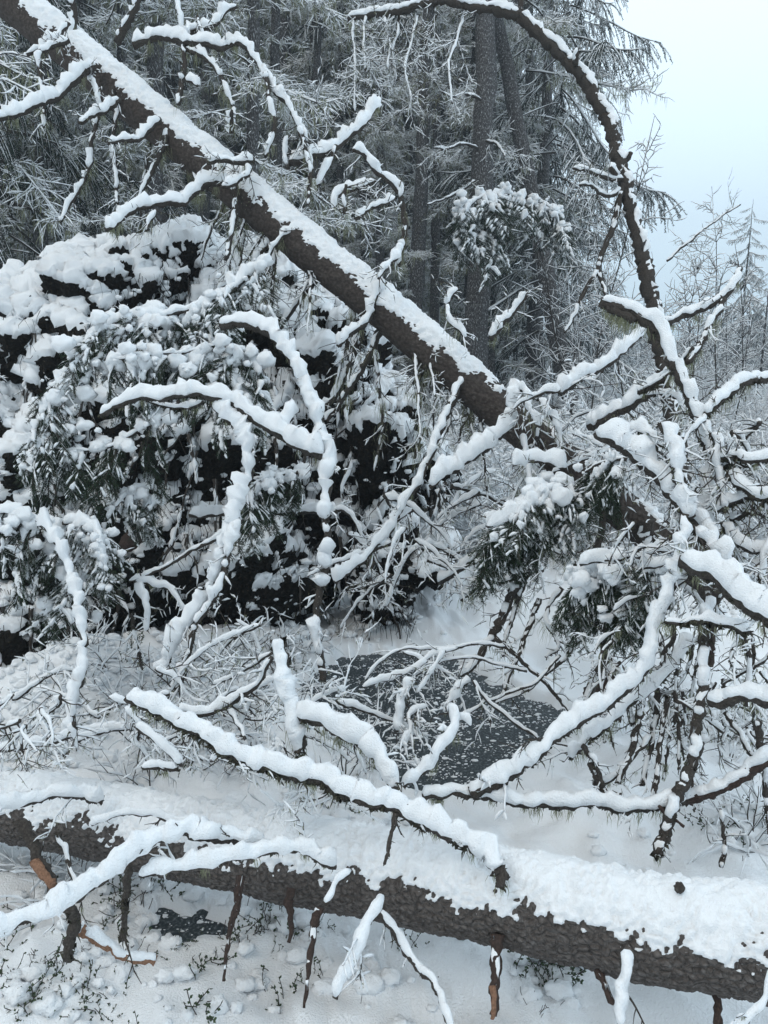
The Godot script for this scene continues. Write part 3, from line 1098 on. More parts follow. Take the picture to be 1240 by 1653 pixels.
# ---------------------------------------------------------------- the uprooted root plate on the left
func build_root_plate() -> void:
	var t := thing("root_plate", "huge uprooted root plate of black peat and roots heaped with snow", "root plate", on_level(330, 1050, 0.0))
	# x, y, half width, half height (pixels), depth, half depth (metres)
	var lobes := [
		[50, 570, 150, 105, 4.75, 0.45], [185, 490, 115, 85, 4.9, 0.42], [300, 440, 65, 66, 4.95, 0.26], [400, 500, 85, 105, 5.0, 0.36], [520, 600, 92, 110, 4.95, 0.38], [615, 740, 62, 110, 4.85, 0.3],
		[60, 720, 150, 85, 4.6, 0.42], [230, 690, 140, 120, 4.75, 0.42], [400, 740, 120, 150, 4.95, 0.4], [520, 830, 80, 130, 5.05, 0.35], [625, 920, 48, 88, 4.75, 0.26], [60, 880, 120, 85, 4.5, 0.36], [230, 890, 130, 110, 4.7, 0.4], [400, 930, 110, 100, 4.75, 0.36], [690, 760, 40, 60, 5.2, 0.25], [40, 985, 120, 62, 4.4, 0.3]]
	var i := 0
	for l in lobes:
		i += 1
		var k: float = l[4] / F
		var s := lump(at(l[0], l[1], l[4]) - t.position, Vector3(l[2] * k, l[3] * k, l[5]), i * 1.7, 170, 0.62, lerpf(0.08, 0.38, smoothstep(560.0, 900.0, l[1])), 0.042)
		var o := part("peat_lump", s[0].mesh(soil_mat), t)
		part("snow_cap", s[1].mesh(snow_mat), o)
	# roots that hang out of the peat
	for r in 95:
		var l = lobes[rng.randi() % lobes.size()]
		var x: float = l[0] + rng.randf_range(-0.9, 0.9) * l[2]
		var y: float = l[1] + rng.randf_range(-0.4, 0.7) * l[3]
		var d: float = l[4] - l[5] * rng.randf_range(0.8, 1.1)
		var dx := rng.randf_range(-30, 30)
		var len := rng.randf_range(50, 170)
		branch(t, [x, y, x + dx * 0.3, y + len * 0.3, x + dx, y + len * 0.65, x + dx * rng.randf_range(0.3, 1.6), y + len], d, d - rng.randf_range(-0.05, 0.12), [rng.randf_range(3, 9), 2.0], [rng.randf_range(6, 16), 8.0], {"name": "root", "clump": 0.55, "round": 5, "sides": 8, "step": 0.03, "twigs": 2, "tl": 0.1, "ts": 0.009, "crust": 30.0})
	var rootlets := Shape.new()
	for r in 4200:
		var l = lobes[rng.randi() % lobes.size()]
		var q := at(l[0] + rng.randf_range(-1, 1) * l[2], l[1] + rng.randf_range(-0.7, 1.0) * l[3], l[4] - l[5] * rng.randf_range(0.6, 1.15)) - t.position
		thread(rootlets, q, Vector3(rng.randfn() * 0.25, -1, rng.randfn() * 0.25).normalized(), rng.randf_range(0.05, 0.22), 0.004)
	kind(part("rootlets", rootlets.mesh(soil_mat), t), "stuff")
	# little pads of snow caught on the face
	var pads := [[], [], []]
	for r in 1500:
		var l = lobes[rng.randi() % lobes.size()]
		var a := rng.randf() * TAU
		var f := sqrt(rng.randf())
		var x: float = l[0] + cos(a) * f * l[2] * 1.05
		var y: float = l[1] + sin(a) * f * l[3] * 1.05
		var clus := na.get_noise_2d(x * 0.02, y * 0.02)
		if clus < -0.15:
			continue
		var d: float = l[4] - l[5] * sqrt(maxf(0.0, 1.0 - f * f * 0.9)) * rng.randf_range(0.85, 1.15)
		var e := rng.randf_range(0.004, 0.016) * (1.0 + maxf(0.0, clus))
		pads[r % 3].append(Transform3D(Basis(Vector3.UP, rng.randf() * TAU).scaled(Vector3(e * rng.randf_range(0.9, 1.6), e, e)), at(x, y, d) - t.position))
	for k in 3:
		scatter("snow_pads", snow_lump(k * 3.1 + 1.0, 10), pads[k], t)
	for e in [[706, 884, 34, 24, 4.9, "small snow topped hummock right of the root plate's foot"], [690, 925, 30, 22, 4.6, "dark sided hummock under snow nearest the root plate's foot"]]:
		var k: float = e[4] / F
		var h := thing("snowy_hummock", e[5], "hummock", at(e[0], e[1] + e[3], e[4]))
		var s := lump(at(e[0], e[1], e[4]) - h.position, Vector3(e[2] * k, e[3] * k, e[2] * k), e[0] * 0.1, 70, 0.5, 0.25, 0.045)
		part("snow_cap", s[1].mesh(snow_mat), part("peat", s[0].mesh(soil_mat), h))
	# the sawn end of a reddish root
	var end := thing("sawn_log_end", "small reddish sawn log end poking out of the root plate", "log", at(206, 878, 4.05))
	var s := Shape.new()
	tube(s, PackedVector3Array([Vector3(0, 0, 0), Vector3(0.0, 0.01, -0.2), Vector3(0.02, 0.03, -0.5)]), PackedFloat32Array([0.045, 0.045, 0.045]), 20, 0.15, 30.0)
	part("wood", s.mesh(red_mat), end)


# ---------------------------------------------------------------- the near fallen log
func build_near_log() -> void:
	var p0 := at(-330, 1242, 2.95)
	var p1 := at(1560, 1590, 1.55)
	var t := thing("fallen_log", "thick grey barked fallen log under deep snow lying across the foreground", "log", p0)
	var s := log_shapes(FREE, p1 - p0, 0.100, 0.104, 0.0042, 180, 0.0045, 0.021, 0.021, 0.40)
	var o := part("trunk", s[0].mesh(log_mat), t)
	part("snow_cap", s[1].mesh(snow_mat), o)
	# branches above it
	branch(t, [203, 1128, 235, 1140, 270, 1163, 318, 1183, 360, 1205, 395, 1228, 450, 1243, 520, 1262, 580, 1285, 640, 1305, 700, 1335, 745, 1360, 785, 1378, 808, 1408], 1.98, 1.80, [14, 22], [34, 38], {"crust": 2200, "cl": 0.024, "lichen": 26, "ll": 0.035, "twigs": 8, "tl": 0.05, "lift": -1.0})
	branch(t, [545, 1390, 470, 1372, 420, 1378, 370, 1388, 310, 1400, 262, 1402, 225, 1412], 1.86, 1.72, [12, 8], [30, 24], {"crust": 500, "lichen": 14, "ll": 0.03})
	branch(t, [420, 1362, 352, 1350, 300, 1340, 262, 1352, 215, 1378, 178, 1408, 140, 1438, 85, 1468, 30, 1492, -40, 1520], 1.86, 1.52, [14, 12], [34, 44], {"crust": 250, "twigs": 4, "tl": 0.05})
	branch(t, [168, 1290, 110, 1284, 60, 1292, 10, 1300, -50, 1302], 2.22, 2.05, [12, 10], [30, 26], {"crust": 300})
	branch(t, [330, 1340, 250, 1318, 200, 1312, 150, 1330], 2.1, 2.05, [8, 5], [18, 16], {"crust": 200})
	branch(t, [205, 1395, 205, 1430, 198, 1470, 200, 1520], 1.75, 1.8, [13, 9], [0, 0], {"crust": 900, "cl": 0.016})
	branch(t, [640, 1315, 634, 1345, 628, 1370, 624, 1392], 1.84, 1.78, [9, 5], [8, 4], {"crust": 900, "clump": 0.5})
	branch(t, [808, 1405, 812, 1420, 808, 1438], 1.79, 1.76, [22, 14], [0, 0], {"crust": 1800, "cl": 0.02, "lichen": 60, "ll": 0.03})
	tangle(t, Rect2(20, 1120, 560, 70), 2.2, 2.5, 26, Vector2(60, 75), Vector2(8, 15), {"crust": 200, "twigs": 7, "tl": 0.09, "ts": 0.009, "clump": 0.1})
	# stubs and broken limbs under it
	branch(t, [466, 1430, 467, 1465, 470, 1500, 464, 1525], 1.95, 1.92, [17, 5], [0, 0], {"mat": red_mat, "name": "broken_stub"})
	branch(t, [513, 1465, 508, 1500, 500, 1545, 490, 1622], 1.90, 1.80, [15, 5], [5, 6], {"mat": red_mat, "name": "broken_stub", "clump": 0.7})
	branch(t, [806, 1510, 806, 1550, 802, 1590, 799, 1640], 1.80, 1.72, [22, 10], [4, 5], {"mat": red_mat, "name": "broken_stub", "clump": 0.8, "crust": 100})
	branch(t, [798, 1585, 800, 1615, 797, 1646], 1.718, 1.70, [11, 8], [0, 0], {"mat": bare_mat, "name": "bare_tip"})
	branch(t, [610, 1470, 640, 1510, 668, 1550, 690, 1580, 712, 1620, 728, 1660], 1.84, 1.66, [15, 10], [10, 14], {"crust": 400, "name": "broken_stub", "twigs": 4, "tl": 0.05, "ts": 0.006})
	branch(t, [622, 1440, 606, 1475, 585, 1520, 560, 1565, 540, 1610], 1.78, 1.62, [11, 9], [26, 26], {"name": "broken_stub"})
	branch(t, [566, 1403, 548, 1418, 534, 1440, 522, 1455], 1.78, 1.74, [8, 8], [20, 16], {"name": "broken_stub"})
	branch(t, [948, 1540, 965, 1570, 992, 1618], 1.78, 1.70, [15, 10], [4, 4], {"mat": red_mat, "name": "broken_stub", "clump": 0.7})
	branch(t, [1020, 1538, 1012, 1575, 1003, 1620, 1000, 1660], 1.66, 1.6, [12, 10], [26, 30], {"name": "broken_stub"})
	branch(t, [1160, 1580, 1163, 1620, 1166, 1670], 1.72, 1.66, [14, 13], [0, 0], {"mat": red_mat, "name": "broken_stub"})
	branch(t, [1245, 1560, 1238, 1610, 1215, 1640, 1190, 1660], 1.50, 1.46, [10, 7], [14, 18], {"name": "broken_stub", "crust": 200})
	branch(t, [386, 1415, 382, 1460, 374, 1510, 362, 1583], 1.98, 1.86, [14, 4], [8, 9], {"name": "broken_stub", "clump": 0.6, "crust": 300, "mat": red_mat})
	branch(t, [34, 1330, 52, 1365, 72, 1402, 90, 1440], 2.05, 1.98, [20, 16], [0, 0], {"crust": 500, "name": "broken_stub"})
	branch(t, [60, 1388, 74, 1408, 86, 1430], 2.0, 1.95, [15, 14], [0, 0], {"mat": bare_mat, "name": "bare_tip"})
	branch(t, [92, 1345, 108, 1385, 118, 1415, 125, 1440], 2.1, 2.02, [11, 6], [6, 6], {"crust": 300, "name": "broken_stub", "clump": 0.4})
	branch(t, [112, 1470, 116, 1500, 112, 1530, 116, 1545], 1.72, 1.75, [18, 14], [0, 0], {"crust": 1500, "cl": 0.018, "name": "broken_stub"})
	var low := thing("peeled_branch", "peeled orange brown branch lying on snow left of the dark pool", "branch", at(120, 1495, 1.78))
	branch(low, [118, 1492, 140, 1512, 175, 1530, 205, 1545, 248, 1553], 1.76, 1.84, [17, 13], [20, 14], {"mat": bare_mat})
	var knot := part("knot", snow_lump(5.0, 12), t)
	knot.mesh = bulge(Vector3.ONE * 0.012)
	knot.position = at(1097, 1433, 1.685) - t.position
	knot.material_override = null


func bulge(size: Vector3) -> ArrayMesh:
	var s := Shape.new()
	var cols := 12
	var rows := 6
	for i in rows + 1:
		for k in cols:
			var la := PI * i / rows
			var lo := TAU * k / cols
			s.v.append(Vector3(sin(la) * cos(lo), cos(la), sin(la) * sin(lo)) * size * rng.randf_range(0.8, 1.1))
	for i in rows:
		for k in cols:
			s.quad(i * cols + k, (i + 1) * cols + k, (i + 1) * cols + (k + 1) % cols, i * cols + (k + 1) % cols)
	return s.mesh(twig_mat)


# ---------------------------------------------------------------- the leaning trunk and its branches
func build_leaning_tree() -> void:
	var p0 := at(-60, -62, 4.75)
	var p1 := at(1170, 960, 3.2)
	var t := thing("leaning_spruce", "brown leaning spruce trunk with snow along its top crossing the whole view", "fallen tree", p0)
	var s := log_shapes(FREE, p1 - p0, 0.112, 0.078, 0.0085, 110, 0.003, 0.026, 0.022, 0.46, 0.0, 0.50)
	var o := part("trunk", s[0].mesh(bark_mat), t)
	part("snow_cap", s[1].mesh(snow_mat), o)
	var D := {"crust": 420, "lichen": 9, "ll": 0.08, "twigs": 10, "tl": 0.10, "clump": 0.15}
	var H := {"crust": 420, "lichen": 12, "ll": 0.10, "twigs": 11, "tl": 0.11, "clump": 0.22, "lumps": 1.2}
	# upper side, from the top left downwards
	branch(t, [118, 70, 119, 40, 117, 5, 112, -30], 4.40, 4.3, [12, 8], [14, 14], H)
	branch(t, [112, 38, 95, 60, 72, 76, 44, 86], 4.2, 4.1, [9, 5], [20, 18], D)
	branch(t, [112, 66, 88, 74, 60, 86], 4.15, 4.05, [8, 5], [14, 12], D)
	branch(t, [62, 82, 66, 120, 72, 165, 70, 205], 4.05, 4.0, [7, 4], [10, 10], H)
	branch(t, [188, 68, 205, 38, 216, 15, 226, -10], 4.36, 4.3, [13, 10], [9, 9], {"clump": 0.5, "crust": 200})
	branch(t, [215, 72, 255, 62, 300, 68, 350, 76, 378, 68, 402, 82, 422, 108, 440, 140, 462, 165, 482, 200, 495, 235, 502, 262, 498, 305], 4.15, 3.85, [11, 6], [22, 15], D)
	branch(t, [290, 68, 310, 50, 340, 44, 365, 22, 382, 8], 4.2, 4.35, [9, 5], [22, 22], D)
	branch(t, [302, 78, 326, 92, 350, 112, 366, 145, 378, 180, 374, 215], 4.1, 4.0, [8, 5], [16, 12], H)
	branch(t, [428, 116, 434, 155, 444, 195, 438, 228, 428, 255], 3.95, 3.9, [8, 5], [13, 12], H)
	branch(t, [482, 205, 495, 245, 500, 285, 497, 330], 3.85, 3.8, [8, 5], [10, 10], H)
	branch(t, [292, 70, 294, 40, 286, 5, 280, -20], 4.25, 4.3, [8, 6], [9, 9], H)
	branch(t, [318, 26, 324, 45, 331, 68], 4.25, 4.2, [5, 5], [6, 6], D)
	branch(t, [290, 168, 294, 130, 300, 92, 296, 70], 4.05, 4.1, [9, 6], [16, 14], H)
	branch(t, [300, 130, 312, 134, 320, 138], 4.05, 4.0, [6, 5], [20, 16], {})
	branch(t, [370, 215, 372, 190, 376, 175], 4.0, 3.95, [8, 6], [14, 14], H)
	branch(t, [465, 275, 462, 250, 466, 218], 3.95, 3.95, [7, 5], [12, 10], H)
	branch(t, [470, 262, 510, 252, 540, 238, 575, 212, 600, 184, 613, 160], 3.95, 4.25, [13, 6], [24, 22], D)
	branch(t, [545, 236, 530, 270, 512, 300], 4.0, 3.95, [7, 5], [16, 14], D)
	branch(t, [645, 430, 652, 395, 653, 350, 645, 312, 622, 288, 602, 268, 590, 250, 573, 242], 3.65, 3.5, [11, 6], [15, 17], H)
	branch(t, [650, 395, 640, 415, 622, 432, 612, 450], 3.6, 3.5, [8, 5], [18, 14], H)
	branch(t, [535, 338, 545, 316, 575, 304, 606, 290], 3.85, 3.9, [8, 5], [17, 16], D)
	branch(t, [560, 345, 556, 320, 560, 300], 3.75, 3.75, [7, 5], [8, 8], H)
	branch(t, [575, 352, 600, 338, 640, 318], 3.8, 3.9, [8, 5], [16, 14], D)
	branch(t, [720, 492, 728, 478, 742, 464], 3.6, 3.6, [9, 7], [14, 12], D)
	branch(t, [722, 495, 730, 520, 750, 545], 3.45, 3.4, [8, 5], [18, 14], D)
	branch(t, [788, 548, 808, 525, 828, 508, 838, 490, 850, 474], 3.5, 3.5, [11, 8], [19, 17], D)
	branch(t, [905, 635, 935, 612, 970, 595, 1000, 572, 1028, 545, 1042, 530], 3.3, 3.5, [13, 8], [26, 20], {"crust": 300, "twigs": 9, "tl": 0.16, "ts": 0.016})
	branch(t, [950, 690, 985, 672, 1015, 660, 1050, 632, 1075, 608, 1090, 595], 3.15, 2.75, [15, 9], [28, 22], {"crust": 300, "twigs": 6, "tl": 0.12, "ts": 0.012})
	branch(t, [1040, 638, 1075, 636, 1098, 648, 1108, 668], 2.85, 2.7, [7, 4], [12, 12], D)
	# left and lower side
	branch(t, [157, 104, 130, 122, 100, 150, 70, 163, 40, 180, -10, 192], 4.2, 3.7, [14, 8], [22, 22], D)
	branch(t, [146, 122, 155, 145, 163, 168], 4.2, 4.1, [6, 5], [12, 10], D)
	branch(t, [194, 163, 172, 178, 150, 186, 126, 197], 4.1, 3.9, [10, 6], [16, 15], D)
	branch(t, [257, 190, 236, 212, 222, 225, 200, 228, 176, 231], 4.05, 3.85, [10, 6], [18, 16], D)
	branch(t, [270, 205, 262, 238, 248, 268, 236, 300, 222, 325], 4.1, 4.0, [12, 6], [6, 6], H)
	branch(t, [180, 140, 188, 190, 182, 240, 190, 300, 190, 330], 4.2, 4.05, [8, 5], [8, 8], H)
	branch(t, [158, 170, 150, 230, 140, 280, 112, 330, 96, 360], 4.15, 4.0, [9, 5], [12, 10], H)
	branch(t, [410, 262, 385, 262, 360, 258, 334, 262], 3.9, 3.75, [10, 6], [18, 16], D)
	branch(t, [402, 270, 396, 285, 372, 300, 356, 304], 3.85, 3.75, [8, 6], [16, 14], D)
	branch(t, [372, 292, 338, 296, 312, 310, 296, 326, 262, 330, 222, 336, 195, 352, 170, 374], 3.9, 3.5, [12, 7], [22, 22], {"crust": 300, "lichen": 22, "ll": 0.08, "twigs": 5, "tl": 0.10})
	branch(t, [250, 338, 245, 352, 238, 372], 3.6, 3.55, [6, 4], [12, 10], H)
	branch(t, [380, 296, 380, 340, 372, 385, 364, 420], 3.9, 3.8, [11, 7], [6, 6], H)
	branch(t, [470, 370, 440, 392, 410, 425, 385, 445, 350, 470], 3.95, 3.9, [9, 6], [14, 12], D)
	branch(t, [505, 380, 480, 376, 450, 388, 430, 420], 3.85, 3.8, [8, 5], [16, 14], D)
	branch(t, [530, 410, 512, 450, 490, 480, 464, 512, 452, 540], 3.9, 4.0, [10, 6], [10, 9], H)
	branch(t, [445, 385, 444, 430, 440, 480, 436, 515], 3.9, 3.95, [8, 4], [4, 4], H)
	branch(t, [572, 440, 578, 480, 570, 520, 560, 580], 3.85, 3.9, [11, 8], [8, 8], H)
	branch(t, [620, 455, 606, 485, 590, 520, 560, 545, 545, 560], 3.7, 3.6, [10, 8], [20, 18], D)
	branch(t, [632, 505, 612, 540, 602, 568, 588, 590, 562, 630, 540, 660, 525, 678], 3.75, 3.95, [12, 8], [9, 10], {"crust": 300, "clump": 0.4, "twigs": 6, "tl": 0.1})
	branch(t, [610, 480, 584, 530, 575, 560, 562, 600, 540, 640, 518, 665], 3.8, 4.0, [13, 9], [12, 12], {"crust": 300, "clump": 0.3})
	branch(t, [606, 560, 612, 620, 618, 680, 612, 720, 605, 760], 3.8, 3.9, [6, 3], [4, 4], H)
	branch(t, [692, 555, 690, 600, 682, 650, 678, 700, 668, 740], 3.75, 3.9, [8, 4], [6, 6], H)
	branch(t, [712, 565, 700, 590, 690, 620], 3.72, 3.7, [6, 4], [5, 5], H)
	branch(t, [748, 600, 738, 630, 722, 660, 714, 690, 700, 720, 680, 770, 660, 800, 640, 840, 610, 878, 570, 915, 540, 940], 3.55, 3.1, [13, 8], [8, 24], {"crust": 380, "clump": 0.15, "twigs": 8, "tl": 0.10, "lichen": 6})
	branch(t, [735, 600, 728, 630, 730, 665, 722, 700], 3.6, 3.6, [8, 4], [5, 5], H)
	branch(t, [838, 620, 832, 650, 828, 675, 812, 700, 785, 725, 750, 748, 715, 770, 695, 785], 3.25, 3.05, [12, 9], [40, 30], {"crust": 200, "twigs": 6, "tl": 0.08, "lumps": 1.2})
	branch(t, [832, 622, 850, 640, 855, 665, 872, 690], 3.2, 3.1, [8, 5], [22, 18], D)
	branch(t, [872, 640, 884, 668, 898, 690, 908, 722], 3.15, 3.1, [9, 6], [17, 16], D)
	branch(t, [900, 690, 905, 720, 914, 745], 3.15, 3.1, [8, 5], [14, 12], H)
	branch(t, [866, 690, 868, 720, 864, 770], 3.2, 3.2, [9, 5], [6, 6], H)
	branch(t, [845, 700, 852, 740, 858, 790], 3.2, 3.1, [6, 4], [14, 14], H)
	branch(t, [708, 942, 735, 925, 760, 905, 788, 868], 3.5, 3.3, [9, 6], [22, 12], {"crust": 200, "lichen": 20, "ll": 0.06})
	branch(t, [745, 968, 772, 946, 792, 935, 800, 920], 3.45, 3.3, [7, 5], [24, 14], D)
	branch(t, [765, 945, 800, 944, 826, 934, 834, 922], 3.4, 3.25, [7, 5], [18, 16], D)
	tangle(t, Rect2(600, 780, 330, 150), 3.1, 3.9, 24, Vector2(70, 90), Vector2(8, 15), {"crust": 200, "twigs": 8, "tl": 0.14, "ts": 0.010, "clump": 0.1})
	tangle(t, Rect2(880, 600, 240, 130), 2.9, 3.6, 14, Vector2(70, 60), Vector2(9, 16), {"crust": 200, "twigs": 8, "tl": 0.14, "ts": 0.010, "clump": 0.1})
	# thin dead twigs hanging all along its lower side
	for i in 26:
		var f := rng.randf_range(0.06, 0.96)
		var x := lerpf(150.0, 950.0, f)
		var y := lerpf(130.0, 770.0, f)
		var d := lerpf(4.35, 3.3, f)
		var l := rng.randf_range(50, 190)
		var dx := rng.randf_range(-60, 20)
		branch(t, [x, y, x + dx * 0.2, y + l * 0.3, x + dx * 0.7, y + l * 0.65, x + dx * rng.randf_range(0.7, 1.3), y + l], d, d - rng.randf_range(-0.25, 0.25), [rng.randf_range(4, 8), 2.0], [rng.randf_range(3, 7), 4.0], H)
	# the hanging dead limbs under the lower end
	branch(t, [985, 800, 972, 850, 960, 900, 950, 930], 3.25, 3.3, [13, 8], [0, 0], H)
	branch(t, [1010, 820, 1000, 870, 985, 900, 965, 935], 3.2, 3.3, [14, 8], [4, 4], H)
	branch(t, [955, 780, 935, 835, 925, 870], 3.25, 3.3, [9, 5], [5, 5], H)
	branch(t, [838, 935, 822, 975, 800, 1015, 775, 1060, 745, 1092], 2.95, 2.9, [17, 10], [10, 12], {"crust": 700, "cl": 0.016, "clump": 0.5, "lichen": 30, "ll": 0.05})
	branch(t, [848, 925, 832, 985, 818, 1030, 812, 1060], 2.95, 2.9, [11, 5], [5, 5], H)
	branch(t, [872, 965, 850, 1020, 830, 1070, 808, 1125, 788, 1165], 2.9, 2.8, [9, 6], [3, 3], {"crust": 500, "lichen": 8, "ll": 0.04})
	branch(t, [985, 1000, 978, 1040, 968, 1080, 956, 1110, 945, 1150], 2.75, 2.72, [17, 16], [6, 6], {"crust": 900, "clump": 0.6, "lichen": 30, "ll": 0.03})
	branch(t, [905, 950, 880, 1000, 900, 1040, 880, 1060], 2.85, 2.8, [8, 4], [8, 8], H)
	branch(t, [960, 1010, 930, 1040, 910, 1062, 870, 1100, 840, 1120, 800, 1135], 2.8, 2.75, [7, 4], [6, 6], {"crust": 250, "clump": 0.3})


# ---------------------------------------------------------------- the broken spruce top on the right
func build_right_cluster() -> void:
	var t := thing("toppled_spruce", "heavily snowed tangle of arched spruce limbs at the right edge", "fallen tree", at(1100, 1300, 2.2))
	snow_scale = 0.68
	var S := {"crust": 1500, "cl": 0.02, "lichen": 18, "ll": 0.05, "twigs": 13, "tl": 0.10, "lumps": 1.3, "clump": 0.06}
	branch(t, [972, 484, 990, 492, 1015, 505, 1042, 520, 1065, 545, 1080, 575, 1098, 605, 1112, 635, 1122, 660, 1132, 690, 1142, 720, 1150, 752, 1142, 790, 1136, 830, 1128, 870], 2.55, 2.35, [17, 24], [26, 44], {"crust": 800, "cl": 0.018, "lichen": 26, "ll": 0.045, "twigs": 5, "tl": 0.07, "lumps": 1.4})
	branch(t, [984, 497, 1000, 506, 1022, 520], 2.54, 2.5, [12, 12], [0, 0], {"lichen": 420, "ll": 0.075})
	branch(t, [1196, 428, 1190, 448, 1172, 472, 1150, 490, 1110, 508, 1085, 516, 1060, 524], 2.75, 2.65, [9, 13], [14, 18], {"crust": 400, "lichen": 10, "ll": 0.06, "twigs": 4, "tl": 0.06, "clump": 0.1})
	branch(t, [1168, 482, 1158, 500, 1140, 535, 1126, 560, 1108, 580], 2.7, 2.6, [9, 10], [12, 10], {"crust": 400, "lichen": 18, "ll": 0.07, "clump": 0.35})
	branch(t, [1260, 608, 1225, 610, 1200, 614, 1180, 632, 1160, 648, 1142, 668], 2.6, 2.4, [12, 14], [22, 22], S)
	branch(t, [1118, 560, 1096, 592, 1060, 618, 1030, 635], 2.6, 2.8, [8, 8], [10, 10], S)
	branch(t, [965, 702, 985, 712, 1020, 730, 1050, 758, 1075, 785, 1100, 812, 1120, 840, 1140, 858, 1150, 885], 2.4, 2.2, [16, 20], [52, 46], {"crust": 500, "twigs": 10, "tl": 0.09, "ts": 0.02, "lumps": 1.5})
	branch(t, [1068, 682, 1082, 708, 1090, 740, 1098, 775, 1104, 812, 1112, 842], 2.3, 2.2, [14, 16], [40, 46], S)
	branch(t, [1100, 905, 1130, 920, 1165, 938, 1195, 965, 1220, 985, 1260, 1005], 2.05, 1.85, [22, 26], [54, 58], {"crust": 700, "cl": 0.02, "lichen": 20, "ll": 0.04, "lumps": 1.6})
	branch(t, [1120, 850, 1145, 885, 1160, 900, 1170, 915], 2.15, 2.1, [16, 14], [48, 40], S)
	branch(t, [1105, 830, 1098, 880, 1090, 915, 1085, 950], 2.15, 2.15, [15, 14], [46, 44], S)
	branch(t, [1086, 920, 1075, 965, 1062, 1000, 1050, 1040, 1038, 1080, 1010, 1110, 975, 1140, 930, 1165, 892, 1195, 850, 1230, 805, 1258, 760, 1282], 2.15, 2.02, [16, 18], [44, 40], {"crust": 800, "cl": 0.018, "lichen": 16, "ll": 0.04, "twigs": 14, "tl": 0.10, "ts": 0.018, "clump": 0.05, "lumps": 1.2})
	branch(t, [1120, 1030, 1095, 1060, 1065, 1090, 1040, 1120, 1000, 1150, 962, 1180, 920, 1225], 2.2, 2.15, [12, 10], [38, 30], S)
	branch(t, [1142, 950, 1140, 990, 1140, 1040, 1136, 1090, 1130, 1150, 1120, 1210, 1102, 1270, 1085, 1320, 1062, 1378], 2.1, 1.98, [15, 20], [28, 22], {"crust": 1500, "cl": 0.018, "clump": 0.36, "twigs": 6, "tl": 0.05, "lichen": 20, "ll": 0.03})
	branch(t, [1074, 1003, 1100, 1005, 1130, 1000, 1170, 1004, 1205, 1018], 2.05, 2.0, [7, 11], [12, 30], S)
	branch(t, [1142, 1132, 1175, 1128, 1210, 1128, 1265, 1132], 1.98, 1.85, [16, 20], [36, 42], {"crust": 800, "lichen": 14, "ll": 0.03})
	branch(t, [1160, 742, 1190, 740, 1215, 745, 1260, 742], 2.3, 2.2, [8, 12], [14, 28], S)
	branch(t, [1158, 760, 1185, 748, 1205, 752, 1250, 735], 2.32, 2.25, [8, 8], [12, 20], S)
	branch(t, [1178, 765, 1200, 780, 1225, 798, 1260, 812], 2.28, 2.15, [12, 12], [22, 26], S)
	branch(t, [1155, 825, 1180, 812, 1205, 802, 1250, 795], 2.3, 2.25, [10, 8], [26, 20], S)
	branch(t, [1175, 835, 1200, 830, 1225, 815, 1260, 800], 2.35, 2.3, [9, 9], [22, 20], S)
	branch(t, [1150, 700, 1160, 720, 1155, 745, 1165, 780, 1172, 820], 2.33, 2.28, [10, 8], [24, 22], S)
	branch(t, [1170, 840, 1185, 870, 1215, 890, 1255, 892], 2.3, 2.2, [10, 8], [28, 24], S)
	branch(t, [1190, 880, 1205, 920, 1228, 950, 1260, 960], 2.4, 2.3, [10, 8], [28, 24], S)
	branch(t, [1250, 870, 1232, 900, 1228, 940, 1236, 970], 2.2, 2.2, [9, 7], [20, 18], S)
	branch(t, [1012, 690, 1040, 700, 1060, 720], 2.42, 2.35, [8, 8], [30, 26], S)
	branch(t, [1030, 715, 1050, 740, 1056, 760], 2.45, 2.4, [8, 8], [36, 30], S)
	branch(t, [1260, 1228, 1225, 1236, 1190, 1256, 1150, 1274, 1108, 1292], 1.95, 2.05, [20, 18], [22, 16], {"mat": red_mat, "crust": 60})
	branch(t, [1108, 1292, 1060, 1304, 1010, 1306, 955, 1300, 900, 1300, 850, 1294, 800, 1286, 740, 1284, 680, 1280], 2.03, 2.05, [15, 14], [26, 26], {"crust": 500, "cl": 0.018, "lichen": 34, "ll": 0.045, "twigs": 5, "tl": 0.05})
	branch(t, [1065, 1300, 1085, 1318, 1106, 1336], 2.02, 1.98, [10, 5], [0, 0], {"mat": red_mat})
	branch(t, [1225, 1160, 1230, 1200, 1232, 1250, 1238, 1300, 1240, 1350], 2.05, 2.0, [12, 8], [12, 10], {"crust": 700, "clump": 0.5})
	branch(t, [1170, 1150, 1195, 1185, 1212, 1215, 1230, 1232], 2.2, 2.05, [8, 9], [6, 6], {"crust": 60})
	branch(t, [1260, 1050, 1225, 1070, 1190, 1090, 1166, 1105], 2.1, 2.2, [7, 4], [5, 5], {"twigs": 3, "tl": 0.06, "ts": 0.005})
	branch(t, [1206, 1010, 1205, 1050, 1210, 1090, 1200, 1140], 2.1, 2.1, [9, 7], [14, 14], {"crust": 600, "clump": 0.4, "lichen": 30})
	# dead twigs hanging between the big limbs
	var X := {"crust": 700, "clump": 0.45, "lichen": 14, "ll": 0.03, "twigs": 4, "tl": 0.05, "ts": 0.008}
	branch(t, [1035, 1120, 1028, 1170, 1018, 1215, 1000, 1262], 2.2, 2.15, [12, 9], [6, 6], X)
	branch(t, [1060, 1110, 1058, 1160, 1050, 1210, 1040, 1270], 2.22, 2.18, [10, 8], [8, 8], X)
	branch(t, [1080, 1120, 1070, 1170, 1062, 1225, 1056, 1290], 2.2, 2.15, [9, 8], [5, 5], X)
	branch(t, [1050, 1190, 1020, 1225, 990, 1255, 960, 1262], 2.18, 2.15, [8, 8], [13, 13], X)
	branch(t, [950, 1235, 968, 1260, 985, 1280, 1004, 1286], 2.12, 2.1, [11, 12], [5, 8], X)
